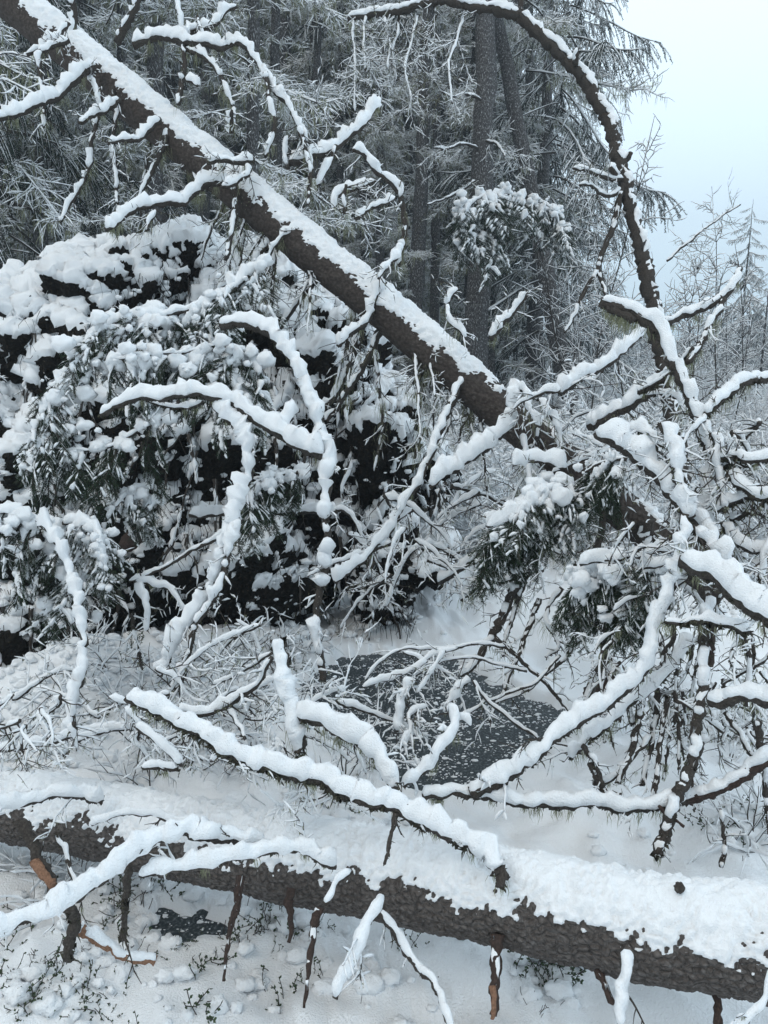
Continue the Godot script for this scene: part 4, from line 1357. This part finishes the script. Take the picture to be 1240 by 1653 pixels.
	branch(t, [940, 1205, 962, 1240, 978, 1270], 2.12, 2.1, [9, 8], [12, 9], X)
	branch(t, [1090, 1060, 1092, 1120, 1096, 1180, 1094, 1240], 2.2, 2.2, [7, 5], [4, 4], X)
	branch(t, [1010, 1080, 1014, 1130, 1020, 1170], 2.25, 2.2, [8, 6], [12, 12], X)
	branch(t, [1085, 1000, 1088, 1030, 1070, 1060, 1066, 1080], 2.2, 2.2, [8, 6], [4, 4], X)
	branch(t, [1148, 1010, 1146, 1040, 1148, 1075], 2.12, 2.1, [14, 12], [0, 0], {"mat": red_mat, "crust": 60})
	branch(t, [1165, 1160, 1175, 1180, 1168, 1200], 2.3, 2.3, [6, 5], [6, 6], X)
	tangle(t, Rect2(1000, 640, 240, 330), 2.3, 2.8, 26, Vector2(60, 80), Vector2(9, 17), {"crust": 500, "twigs": 7, "tl": 0.09, "ts": 0.009, "clump": 0.12})
	tangle(t, Rect2(960, 1010, 280, 190), 2.15, 2.7, 30, Vector2(35, 130), Vector2(6, 12), {"crust": 700, "twigs": 7, "tl": 0.08, "ts": 0.008, "clump": 0.25, "lichen": 14, "ll": 0.03})
	snow_scale = 0.86
	# a snow caked reddish snag behind
	var e := thing("rusty_snag", "rusty brown rotten snag in the snow beside a crusted limb", "stump", at(985, 1140, 3.3))
	var q := at(985, 1112, 3.3) - e.position
	var lumpy := lump(q, Vector3(0.055, 0.10, 0.055), 3.0, 40, 0.5, 0.45, 0.02)
	var body := part("wood", lumpy[0].mesh(red_mat), e)
	part("snow_cap", lumpy[1].mesh(snow_mat), body)


# Thin snowy side limbs that fill the tangle of a fallen tree: px box, depths, how many, how they run (down, across).
func tangle(t: Node3D, box: Rect2, near: float, far: float, count: int, run: Vector2, snow: Vector2, o: Dictionary) -> void:
	for i in count:
		var x := box.position.x + rng.randf() * box.size.x
		var y := box.position.y + rng.randf() * box.size.y
		var d := rng.randf_range(near, far)
		var dx := rng.randfn() * run.x
		var dy := rng.randf_range(0.3, 1.0) * run.y
		var bend := rng.randf_range(-14, 14)
		branch(t, [x, y, x + dx * 0.35 + bend, y + dy * 0.25, x + dx * 0.75 + bend * 0.7, y + dy * 0.62, x + dx, y + dy], d, d + rng.randf_range(-0.12, 0.12), [rng.randf_range(4, 8), 2.0], [rng.randf_range(snow.x, snow.y), snow.x * 0.7], o)


# ---------------------------------------------------------------- arched tree on the right
func build_arched_tree() -> void:
	var t := thing("arched_tree", "slim bare tree arched over to the left with snow on its bend", "tree", on_level(1105, 800, 0.0))
	var o := {"crust": 120, "name": "trunk", "mat": twig_mat, "round": 12, "sides": 14, "step": 0.02, "clump": 0.06, "side": Vector3(0.9, 0.3, 0.35), "lumps": 0.8}
	branch(t, [1108, 880, 1100, 780, 1086, 680, 1072, 600, 1058, 520, 1045, 450, 1030, 385, 1015, 320, 1000, 265, 985, 205, 965, 165, 942, 128, 905, 88, 870, 55, 838, 26], 4.3, 4.9, [26, 17], [9, 15], o)
	branch(t, [838, 26, 800, 16, 760, 10, 720, 2, 690, 4, 650, 16, 612, 24, 560, 30], 4.9, 5.0, [15, 9], [14, 12], {"crust": 100, "twigs": 12, "tl": 0.25})
	branch(t, [840, 30, 842, 5, 840, -25], 4.9, 4.9, [10, 9], [4, 4], {"clump": 0.5})
	branch(t, [1004, 300, 996, 345, 978, 395, 962, 440, 940, 475, 925, 510, 912, 535], 4.6, 4.5, [11, 5], [5, 5], {"crust": 200, "clump": 0.4, "twigs": 5, "tl": 0.15, "ts": 0.006})
	branch(t, [964, 440, 974, 460, 978, 476], 4.55, 4.5, [8, 6], [3, 3], {})
	branch(t, [1005, 292, 985, 290, 965, 284, 945, 276, 925, 272], 4.6, 4.45, [8, 4], [9, 7], {"twigs": 10, "tl": 0.2, "ts": 0.006, "droop": 0.3})
	branch(t, [1002, 308, 985, 316, 968, 312, 955, 300, 935, 300], 4.6, 4.45, [7, 4], [8, 6], {"twigs": 8, "tl": 0.2, "ts": 0.006, "droop": 0.3})
	branch(t, [930, 105, 931, 95, 932, 80], 4.75, 4.7, [8, 6], [8, 8], {})
	branch(t, [1000, 265, 1012, 256, 1018, 246], 4.65, 4.6, [10, 8], [22, 20], {"lumps": 0.8})
	branch(t, [998, 285, 990, 278, 984, 272], 4.6, 4.5, [9, 8], [12, 12], {})
	branch(t, [1078, 420, 1110, 392, 1140, 368, 1165, 350, 1195, 330], 6.5, 6.7, [4, 2], [3, 2], {"twigs": 14, "tl": 0.25, "ts": 0.005, "droop": 0.0})
	for i in 7:
		var x := 560.0 + i * 30.0 + rng.randf_range(-12, 12)
		var l := rng.randf_range(50, 170)
		var dx := rng.randf_range(-30, 40)
		branch(t, [x, 24.0, x + dx * 0.5, 26 + l * 0.3, x + dx, 26 + l * 0.6, x + dx * rng.randf_range(0.4, 1.5), 26 + l], 5.0, 5.0 + rng.randf_range(-0.3, 0.3), [4, 2], [6, 5], {"twigs": 10, "tl": 0.22, "ts": 0.009, "step": 0.03, "forks": 2})


# ---------------------------------------------------------------- bent branches in the middle and on the left
func build_bent_branches() -> void:
	var B := {"crust": 900, "cl": 0.016, "lichen": 10, "ll": 0.04, "lumps": 1.3, "twigs": 6, "tl": 0.08}
	var C := {"crust": 1000, "cl": 0.018, "clump": 0.24, "lichen": 10, "ll": 0.04, "twigs": 20, "tl": 0.07, "ts": 0.012, "lumps": 1.2}
	var t := thing("arched_branch", "thickly snowed branch arching from the root mound down to the pond", "branch", at(515, 1090, 2.9))
	branch(t, [358, 528, 385, 522, 415, 528, 445, 545, 466, 570, 480, 600, 495, 628, 506, 655, 515, 690, 524, 722, 532, 758, 526, 800, 524, 840], 3.15, 2.92, [13, 16], [20, 46], B)
	branch(t, [524, 836, 530, 880, 526, 920, 518, 955, 512, 990, 508, 1020, 515, 1060, 520, 1098], 2.92, 2.86, [13, 10], [40, 26], C)
	branch(t, [160, 674, 190, 655, 225, 643, 270, 640, 305, 634, 340, 640, 380, 652, 415, 678, 450, 702, 485, 720, 520, 738], 3.05, 2.92, [8, 15], [16, 40], B)
	branch(t, [455, 690, 468, 672, 484, 660], 2.95, 3.0, [9, 8], [26, 24], {})
	branch(t, [330, 648, 300, 660, 260, 655, 220, 640], 3.05, 3.1, [5, 4], [10, 8], B)
	t = thing("leaning_double_branch", "pair of clumpy snow crusted branches leaning left of the arched one", "branch", at(290, 1110, 2.8))
	branch(t, [345, 652, 372, 680, 395, 712, 402, 750, 395, 790, 385, 830], 3.0, 2.95, [10, 11], [40, 40], B)
	branch(t, [392, 805, 378, 850, 362, 890, 345, 935, 325, 975, 300, 1015, 280, 1050, 258, 1090], 2.95, 2.8, [10, 8], [38, 26], C)
	branch(t, [388, 840, 372, 880, 360, 925, 348, 960, 322, 1000, 305, 1050, 282, 1110], 2.9, 2.78, [9, 9], [26, 22], C)
	t = thing("grey_twig", "thin grey twig crossing in front of the root plate", "branch", at(210, 940, 3.3))
	branch(t, [208, 938, 240, 925, 280, 905, 320, 885, 352, 868, 372, 850], 3.3, 3.25, [5, 7], [8, 8], {"crust": 80, "clump": 0.1})
	branch(t, [218, 940, 232, 965, 240, 995, 236, 1018], 3.3, 3.25, [7, 5], [24, 14], B)
	branch(t, [218, 938, 250, 942, 275, 955, 300, 985], 3.3, 3.3, [6, 5], [13, 12], B)
	branch(t, [212, 990, 218, 1020, 224, 1050, 228, 1080], 3.3, 3.3, [5, 4], [12, 12], C)
	t = thing("level_branch", "level snow topped branch in the hollow behind the arched branch", "branch", at(310, 830, 3.9))
	branch(t, [308, 832, 350, 830, 420, 828, 500, 828, 545, 824], 3.9, 3.8, [9, 8], [17, 15], {"crust": 100})
	branch(t, [540, 822, 562, 828, 578, 845, 590, 882], 3.8, 3.8, [7, 4], [10, 8], {"crust": 60})
	t = thing("low_forked_branch", "forked low branch with a thin snow line left of the mossy post", "branch", at(330, 1155, 2.3))
	branch(t, [290, 1148, 325, 1150, 355, 1140, 390, 1118, 425, 1092, 438, 1062], 2.3, 2.25, [11, 9], [16, 15], {"crust": 300, "twigs": 8, "tl": 0.1, "ts": 0.012})
	branch(t, [340, 1145, 360, 1125, 385, 1112], 2.32, 2.4, [6, 4], [8, 8], {"twigs": 4})
	branch(t, [440, 1055, 415, 1072, 390, 1085, 345, 1105], 2.35, 2.5, [5, 3], [8, 8], {"twigs": 8, "tl": 0.12})
	branch(t, [362, 1135, 378, 1160, 398, 1195], 2.3, 2.2, [9, 7], [6, 6], {})
	t = thing("mossy_post", "upright mossy branch with a thick snow arm above the near log", "branch", at(480, 1215, 2.1))
	branch(t, [445, 1032, 452, 1060, 458, 1095, 468, 1130, 474, 1165, 480, 1215], 2.12, 2.08, [22, 22], [36, 34], {"crust": 1200, "cl": 0.022, "lichen": 60, "ll": 0.06, "lumps": 1.3})
	branch(t, [474, 1150, 510, 1160, 548, 1178, 580, 1198, 605, 1222, 628, 1250, 640, 1275], 2.08, 1.95, [18, 16], [42, 40], {"crust": 900, "lichen": 26, "ll": 0.05, "lumps": 1.5})
	branch(t, [455, 1195, 448, 1215, 445, 1235], 2.1, 2.05, [14, 10], [22, 16], C)
	t = thing("low_snowy_stick", "low snow covered stick at the left edge behind the near log", "branch", at(100, 1195, 2.5))
	branch(t, [-30, 1205, 20, 1210, 60, 1205, 110, 1192, 165, 1176, 225, 1176], 2.5, 2.6, [9, 7], [16, 15], {"crust": 150})
	branch(t, [120, 1196, 150, 1184, 180, 1180], 2.45, 2.5, [6, 5], [10, 10], {})
	t = thing("short_snowy_stick", "short stick leaning on the near log below the long tip", "branch", at(300, 1230, 2.1))
	branch(t, [226, 1172, 245, 1190, 268, 1208, 292, 1232], 2.12, 2.05, [10, 9], [17, 16], {"crust": 200})
	branch(t, [228, 1240, 255, 1240, 285, 1238], 2.08, 2.05, [10, 9], [16, 14], {"crust": 700, "lichen": 30})
	t = thing("curved_snowy_twig", "curved clumpy twig rising from the log toward the pond", "branch", at(660, 1262, 2.0))
	branch(t, [655, 1270, 690, 1240, 712, 1212, 732, 1185, 738, 1160, 728, 1135], 2.02, 2.12, [10, 7], [28, 26], {"crust": 300, "twigs": 6, "tl": 0.06, "ts": 0.018, "lichen": 20})
	branch(t, [735, 1165, 750, 1162, 762, 1172], 2.12, 2.1, [5, 4], [20, 14], {})
	var loose := [[250, 1150, 410, 1010, 2.6], [420, 1010, 330, 1120, 2.7], [380, 1180, 470, 1090, 2.3], [250, 1080, 330, 1180, 2.5], [440, 1120, 380, 1000, 2.8], [470, 1180, 560, 1110, 2.3], [20, 1130, 130, 1080, 2.9], [160, 1160, 60, 1110, 2.7], [560, 860, 640, 960, 4.0], [620, 980, 700, 870, 3.9], [1150, 1010, 1060, 930, 2.6], [1180, 1190, 1060, 1150, 2.5], [720, 830, 800, 760, 4.2], [690, 720, 770, 690, 4.5], [340, 1230, 420, 1190, 2.15], [540, 1290, 470, 1250, 2.05]]
	for l in loose:
		var b := thing("loose_twig", LOOSE[loose.find(l)], "twig", at(l[0], l[1], l[4]), "fine snowy twigs low in the view")
		var mx: float = (l[0] + l[2]) * 0.5 + rng.randf_range(-12, 12)
		var my: float = (l[1] + l[3]) * 0.5 - rng.randf_range(8, 28)
		branch(b, [l[0], l[1], mx, my, l[2], l[3]], l[4], l[4] + rng.randf_range(-0.1, 0.2), [6, 2], [12, 9], {"twigs": 14, "tl": 0.14, "ts": 0.010, "droop": 0.8, "crust": 120})
	# the spray of fine twigs over the pond
	t = thing("pond_twigs", "fan of fine dark twigs lined with snow hanging over the pond", "branch", at(820, 1045, 2.7))
	branch(t, [800, 1028, 826, 1052, 850, 1075, 880, 1105, 905, 1130, 928, 1156], 2.7, 2.75, [7, 5], [2, 2], {"clump": 0.4})
	branch(t, [815, 1044, 770, 1040, 720, 1046, 680, 1048, 640, 1052, 610, 1070, 588, 1098], 2.7, 2.6, [5, 3], [7, 6], {"twigs": 10, "tl": 0.10, "ts": 0.006, "forks": 1})
	branch(t, [850, 1084, 800, 1072, 760, 1062, 720, 1066, 680, 1085, 650, 1110], 2.68, 2.58, [5, 3], [6, 6], {"twigs": 12, "tl": 0.12, "ts": 0.007, "forks": 1})
	branch(t, [740, 1045, 700, 1058, 670, 1080, 640, 1090, 615, 1105], 2.62, 2.55, [4, 3], [9, 9], {"twigs": 10, "tl": 0.10, "ts": 0.007})
	branch(t, [720, 1050, 705, 1072, 690, 1095, 672, 1120], 2.6, 2.5, [4, 3], [9, 10], {"twigs": 8, "tl": 0.10, "ts": 0.008})
	branch(t, [650, 1055, 680, 1066, 710, 1080, 730, 1095], 2.6, 2.6, [4, 3], [9, 8], {"twigs": 6, "tl": 0.08, "ts": 0.007})
	branch(t, [690, 1068, 640, 1095, 610, 1102, 585, 1108], 2.58, 2.52, [4, 4], [12, 17], {"twigs": 4, "tl": 0.06, "ts": 0.007})
	branch(t, [672, 1095, 655, 1120, 645, 1150, 640, 1180], 2.5, 2.45, [5, 5], [22, 30], C)
	branch(t, [690, 1140, 660, 1155, 665, 1180, 650, 1205], 2.48, 2.4, [4, 4], [14, 16], C)
	branch(t, [762, 1098, 785, 1128, 800, 1142, 830, 1165, 868, 1192], 2.55, 2.5, [6, 5], [6, 7], {})
	branch(t, [788, 1130, 760, 1150, 745, 1155], 2.55, 2.5, [5, 4], [6, 6], {})
	branch(t, [905, 1060, 880, 1085, 850, 1108, 800, 1128, 786, 1130], 2.65, 2.58, [6, 4], [4, 4], {"crust": 200})
	branch(t, [758, 1098, 745, 1110, 735, 1125, 720, 1140], 2.58, 2.5, [4, 4], [16, 20], C)


# ---------------------------------------------------------------- green boughs under snow
func build_boughs() -> void:
	for k in 2:
		pad_meshes.append(snow_lump(k * 4.7 + 3.0, 14))
	var fr := []
	for i in 4:
		fr.append(frond(0.32, 0.022, 620.0))
	var dark := []
	for i in 3:
		dark.append(frond(0.30, 0.014, 900.0, 0.6))
	var cache := {}
	var clump := thing("snowy_spruce_clump", "green spruce clump under snow across the thick straight trunk", "spruce bough", at(790, 400, 9.8))
	bough(clump, fr, cache, [835, 318, 805, 312, 770, 322, 745, 345], 9.9, 9.5, 30, Vector2(1.2, 2.3), Vector2(0.3, 1.2), 1.5, 3, 8)
	bough(clump, fr, cache, [790, 335, 770, 365, 800, 395], 9.8, 9.6, 16, Vector2(1.2, 2.0), Vector2(0.4, 1.3), 1.6, 3, 6)
	clump = thing("snowy_spruce_clump", "smaller green spruce clump under snow across the slanting trunk", "spruce bough", at(880, 400, 10.2))
	bough(clump, fr, cache, [848, 332, 872, 326, 895, 342, 905, 372], 10.3, 10.0, 20, Vector2(1.1, 2.0), Vector2(0.4, 1.3), 1.5, 3, 6)
	var t := thing("left_spruce_bough", "green spruce bough bowed under snow lumps at the left edge", "spruce bough", at(125, 1200, 3.0))
	bough(t, fr, cache, [120, 965, 118, 935, 100, 895, 75, 858, 40, 835, 0, 828, -40, 835], 3.3, 3.1, 26, Vector2(0.6, 1.0), Vector2(0.5, 1.2), 1.4)
	bough(t, fr, cache, [105, 845, 140, 848, 160, 870, 170, 905], 3.2, 3.1, 12, Vector2(0.5, 0.8), Vector2(0.5, 1.3), 1.4, 8, 26)
	branch(t, [60, 838, 85, 865, 105, 900, 120, 945, 130, 985, 134, 1030, 130, 1085, 122, 1130, 108, 1180, 98, 1220], 3.1, 2.6, [9, 12], [34, 22], {"crust": 1000, "clump": 0.3, "lumps": 1.2, "twigs": 8, "tl": 0.06, "ts": 0.014})
	t = thing("middle_spruce_bough", "large drooping green bough heaped with snow before the root plate", "spruce bough", at(240, 640, 3.5))
	bough(t, fr, cache, [425, 425, 385, 460, 335, 490, 270, 508, 205, 512, 160, 540, 120, 600, 80, 660], 3.7, 3.3, 40, Vector2(0.7, 1.15), Vector2(0.3, 1.1), 1.5, 9, 20)
	bough(t, fr, cache, [400, 570, 350, 560, 290, 570, 235, 575, 180, 580], 3.5, 3.3, 30, Vector2(0.7, 1.1), Vector2(0.4, 1.2), 1.6, 5, 9)
	bough(t, fr, cache, [330, 500, 345, 560, 370, 610, 400, 660], 3.6, 3.4, 18, Vector2(0.6, 1.0), Vector2(0.4, 1.2), 1.6)
	bough(t, dark, cache, [290, 650, 250, 680, 200, 710, 130, 730, 60, 720], 3.4, 3.3, 12, Vector2(0.7, 1.1), Vector2(0.6, 1.4), 1.6, 6, 8)
	bough(t, fr, cache, [130, 680, 90, 700, 50, 700], 3.35, 3.3, 8, Vector2(0.6, 0.9), Vector2(0.3, 0.9), 1.3)
	t = thing("hollow_spruce_bough", "dark green bough hanging in the hollow below the arched branch", "spruce bough", at(430, 780, 3.6))
	bough(t, dark, cache, [480, 760, 450, 765, 420, 775, 390, 800], 3.6, 3.5, 16, Vector2(0.6, 1.0), Vector2(0.7, 1.4), 1.6, 5, 6)
	bough(t, fr, cache, [260, 800, 230, 790, 205, 800, 185, 820], 3.5, 3.4, 9, Vector2(0.5, 0.8), Vector2(0.4, 1.2), 1.3)
	t = thing("snowy_fan_bough", "spruce bough fanned out under a slab of snow beneath the leaning trunk", "spruce bough", at(860, 800, 3.0))
	bough(t, dark, cache, [925, 785, 905, 782, 885, 792, 850, 812, 815, 837, 785, 850], 2.95, 2.85, 34, Vector2(0.6, 0.95), Vector2(0.6, 1.4), 1.3, 7, 26)
	bough(t, fr, cache, [925, 785, 905, 785, 880, 795, 850, 817], 2.92, 2.8, 20, Vector2(0.6, 0.9), Vector2(0.15, 0.8), 1.2, 7, 20)
	branch(t, [885, 790, 880, 830, 882, 860, 895, 885, 915, 905, 918, 930], 2.85, 2.8, [6, 5], [16, 16], {"clump": 0.1, "lichen": 40, "ll": 0.08})
	branch(t, [870, 800, 850, 822, 815, 840, 785, 850], 2.82, 2.78, [7, 5], [32, 26], {"lumps": 1.4})
	branch(t, [945, 820, 940, 850, 925, 865, 905, 862], 2.9, 2.85, [7, 5], [44, 40], {"lumps": 1.6})
	branch(t, [912, 755, 870, 742, 840, 745, 828, 752], 3.0, 2.95, [7, 5], [38, 30], {"lumps": 1.3})
	t = thing("dark_spruce_bough", "darkest green bough with flat snow pads right of the fan", "spruce bough", at(1000, 920, 2.5))
	bough(t, dark, cache, [1080, 900, 1040, 905, 1000, 915, 960, 925, 930, 930], 2.45, 2.6, 56, Vector2(0.5, 0.85), Vector2(0.5, 1.4), 1.2, 8, 4)
	bough(t, dark, cache, [1050, 930, 1020, 960, 1000, 985], 2.5, 2.5, 20, Vector2(0.4, 0.7), Vector2(0.8, 1.5), 1.4, 6, 4)
	branch(t, [938, 912, 965, 906, 990, 912], 2.5, 2.48, [7, 7], [26, 24], {"lumps": 1.4})
	branch(t, [975, 905, 1010, 896, 1035, 898], 2.48, 2.45, [7, 7], [12, 12], {})
	branch(t, [1030, 918, 1055, 915, 1085, 905], 2.4, 2.35, [7, 7], [28, 32], {"lumps": 1.4})
	branch(t, [1040, 895, 1065, 888, 1085, 890], 2.42, 2.38, [7, 7], [20, 24], {"lumps": 1.2})
	branch(t, [990, 985, 1020, 968, 1050, 958], 2.42, 2.4, [4, 4], [9, 7], {"clump": 0.3})
	t = thing("shadowed_spruce_bough", "green bough hanging over the bark of the trunk's lower end", "spruce bough", at(1010, 790, 2.8))
	bough(t, dark, cache, [1010, 738, 990, 742, 965, 752, 945, 762], 2.75, 2.85, 11, Vector2(0.5, 0.8), Vector2(0.5, 1.4), 1.3, 7, 5)
	# snow caked tops of small buried things near the trunk end
	t = thing("bark_stump", "short mossy stump capped with snow under the leaning trunk", "stump", at(1042, 900, 2.9))
	branch(t, [1046, 898, 1042, 870, 1038, 842], 2.9, 2.9, [34, 30], [10, 24], {"crust": 900, "name": "wood"})


# ---------------------------------------------------------------- low growth on the snow
func build_low_growth() -> void:
	var lumps := []
	for i in 4:
		lumps.append(snow_lump(i * 2.3 + 0.7, 16))
	var sprigs := []
	for i in 4:
		var wood := Shape.new()
		var leaf := Shape.new()
		for k in 9:
			var d := Vector3(rng.randfn() * 0.5, 1, rng.randfn() * 0.5).normalized()
			var p := PackedVector3Array()
			var r := PackedFloat32Array()
			var q := Vector3(rng.randfn(), 0, rng.randfn()) * 0.03
			var l := rng.randf_range(0.03, 0.09)
			for j in 5:
				p.append(q)
				r.append(0.0013)
				d = (d + Vector3(rng.randfn(), rng.randfn() * 0.5, rng.randfn()) * 0.2).normalized()
				q += d * l / 4.0
			tube(wood, p, r, 3)
			if i < 3:
				needles(leaf, p, 90.0, 0.012, 0.0036)
		sprigs.append(leaf.mesh(leaf_mat, wood.mesh(twig_mat)))
	# clusters of buried dwarf shrubs: x, y, spread (pixels), how many lumps, how many sprigs
	var spots := [[110, 1130, 130, 190, 60], [60, 1190, 90, 90, 40], [240, 1110, 90, 90, 30], [130, 1590, 130, 70, 60], [90, 1400, 110, 110, 60], [200, 1500, 90, 70, 50], [350, 1600, 120, 60, 36], [560, 1560, 130, 50, 16], [900, 1590, 60, 40, 26], [870, 1560, 40, 24, 20], [640, 1620, 120, 30, 6], [1180, 1330, 70, 70, 50], [1130, 1180, 60, 34, 30], [1220, 1180, 60, 40, 40], [470, 1020, 90, 120, 26], [420, 1110, 90, 110, 40], [700, 930, 70, 90, 26], [760, 870, 90, 110, 40], [850, 900, 90, 60, 30], [400, 1490, 60, 30, 26], [480, 1480, 60, 40, 20], [900, 1170, 30, 16, 14], [570, 1015, 30, 20, 20], [640, 990, 50, 30, 10], [1020, 1380, 60, 20, 4], [50, 1300, 60, 30, 30], [1180, 1000, 90, 60, 30], [40, 1620, 80, 40, 40], [250, 1420, 110, 60, 30], [330, 1190, 90, 70, 30], [560, 1290, 90, 50, 12]]
	var a := [[], [], [], []]
	var b := [[], [], [], []]
	for s in spots:
		for i in int(s[3] * (1.5 if s[1] < 1300 else 0.35)):
			var q := on_level(s[0] + rng.randfn() * s[2] * 0.6, s[1] + rng.randfn() * s[2] * 0.35)
			if inside(pond, Vector2(q.x, q.z)) > -0.03:
				continue
			var e := rng.randf_range(0.008, 0.030) * (0.7 + 0.4 * rng.randf())
			a[i % 4].append(Transform3D(Basis(Vector3.UP, rng.randf() * TAU).scaled(Vector3(e * rng.randf_range(0.9, 1.5), e, e)), Vector3(q.x, ground(q.x, q.z) + e * rng.randf_range(-0.2, 0.9), q.z)))
		for i in s[4] / 6:
			var q := on_level(s[0] + rng.randfn() * s[2] * 0.6, s[1] + rng.randfn() * s[2] * 0.35)
			if inside(pond, Vector2(q.x, q.z)) > 0.0:
				continue
			b[i % 4].append(Transform3D(Basis(Vector3.UP, rng.randf() * TAU).scaled(Vector3.ONE * rng.randf_range(0.5, 1.1)), Vector3(q.x, ground(q.x, q.z) - 0.01, q.z)))
	var n := Node3D.new()
	n.name = "dwarf_shrubs"
	add_child(n)
	kind(n, "stuff", "dwarf shrubs buried in snow, sprigs and snow lumps all over the ground")
	for i in 4:
		scatter("snow_lumps", lumps[i], a[i], n)
		scatter("sprigs", sprigs[i], b[i], n)
	# small twiggy shrubs in the middle distance, snow on every twig
	var mid := []
	for i in 4:
		var uw := Shape.new()
		var us := Shape.new()
		for k in 5:
			twig(uw, us, Vector3(rng.randfn(), 0, rng.randfn()) * 0.02, Vector3(rng.randfn() * 0.8, 0.9, rng.randfn() * 0.8), rng.randf_range(0.14, 0.34), 0.0030, 0.014, 1.8, 1, 6, null, 0.02)
		mid.append(us.mesh(snow_mat, uw.mesh(twig_mat)))
	var where := [[], [], [], []]
	for s in [[420, 1090, 80, 16], [370, 1190, 80, 16], [250, 1180, 70, 10], [720, 880, 70, 16], [800, 840, 80, 18], [860, 950, 60, 8], [1150, 1210, 70, 8], [130, 1180, 90, 8], [260, 1240, 60, 8], [90, 1420, 80, 10], [1210, 1340, 50, 6], [700, 800, 70, 14], [780, 760, 80, 16], [560, 1230, 60, 6]]:
		for i in s[3] / 2:
			var q := on_level(s[0] + rng.randfn() * s[2] * 0.6, s[1] + rng.randfn() * s[2] * 0.35)
			if inside(pond, Vector2(q.x, q.z)) > 0.02:
				continue
			where[i % 4].append(Transform3D(Basis(Vector3.UP, rng.randf() * TAU).scaled(Vector3.ONE * rng.randf_range(0.6, 1.2)), Vector3(q.x, ground(q.x, q.z) - 0.02, q.z)))
	n = Node3D.new()
	n.name = "twiggy_undergrowth"
	add_child(n)
	kind(n, "stuff", "knee high leafless undergrowth with snow on every twig round the pond")
	for i in 4:
		scatter("shrubs", mid[i], where[i], n)
	# two little snow capped dead sticks in the open snow on the right
	var stick := thing("snow_capped_stick", "small dead stick with a snow cap standing in open snow right of the pond", "stick", on_level(1168, 1400))
	branch(stick, [1168, 1398, 1169, 1360, 1166, 1325, 1168, 1305], 2.06, 2.04, [8, 6], [5, 14], {"clump": 0.3, "crust": 200, "twigs": 3, "tl": 0.05})


func _ready() -> void:
	rng.seed = 20
	# ------------------------------------------------ camera, sky, light, exposure
	var cam := Camera3D.new()
	cam.name = "camera"
	cam.fov = rad_to_deg(2.0 * atan(826.5 / F))
	cam.near = 0.05
	cam.far = 900.0
	add_child(cam)
	cam.position = EYE
	cam.basis = view
	cam.current = true
	var sky := ProceduralSkyMaterial.new()
	sky.sky_top_color = lin(1.10, 1.32, 1.50)
	sky.sky_horizon_color = lin(0.66, 0.82, 0.93)
	sky.sky_curve = 0.2
	sky.ground_bottom_color = lin(0.45, 0.52, 0.56)
	sky.ground_horizon_color = lin(0.60, 0.72, 0.80)
	sky.sun_angle_max = 0.0
	var env := Environment.new()
	env.background_mode = Environment.BG_SKY
	env.sky = Sky.new()
	env.sky.sky_material = sky
	env.tonemap_mode = Environment.TONE_MAPPER_LINEAR
	env.tonemap_exposure = 1.12
	env.fog_enabled = true
	env.fog_density = 0.004
	env.fog_light_color = Color(0.86, 0.94, 1.0)
	env.sdfgi_enabled = true
	env.ssao_enabled = true
	env.ssil_enabled = true
	var world := WorldEnvironment.new()
	world.name = "world"
	world.environment = env
	add_child(world)
	var sun := DirectionalLight3D.new()
	sun.name = "veiled_sun"
	sun.light_energy = 0.34
	sun.light_color = Color(1.0, 0.985, 0.96)
	sun.light_angular_distance = 40.0
	sun.shadow_enabled = true
	sun.rotation_degrees = Vector3(-58, -40, 0)
	add_child(sun)
	# ------------------------------------------------ noises and materials
	set_noise(na, FastNoiseLite.TYPE_SIMPLEX_SMOOTH, 4)
	set_noise(nf, FastNoiseLite.TYPE_SIMPLEX_SMOOTH, 6, 4)
	set_noise(nb, FastNoiseLite.TYPE_SIMPLEX_SMOOTH, 7, 2)
	set_noise(nc, FastNoiseLite.TYPE_CELLULAR, 9)
	nc.cellular_return_type = FastNoiseLite.RETURN_DISTANCE2_SUB
	make_materials()
	# ------------------------------------------------ the place
	build_ground()
	grow_crowns()
	build_forest()
	build_thicket()
	build_root_plate()
	build_near_log()
	build_leaning_tree()
	build_arched_tree()
	build_right_cluster()
	build_bent_branches()
	build_boughs()
	build_low_growth()
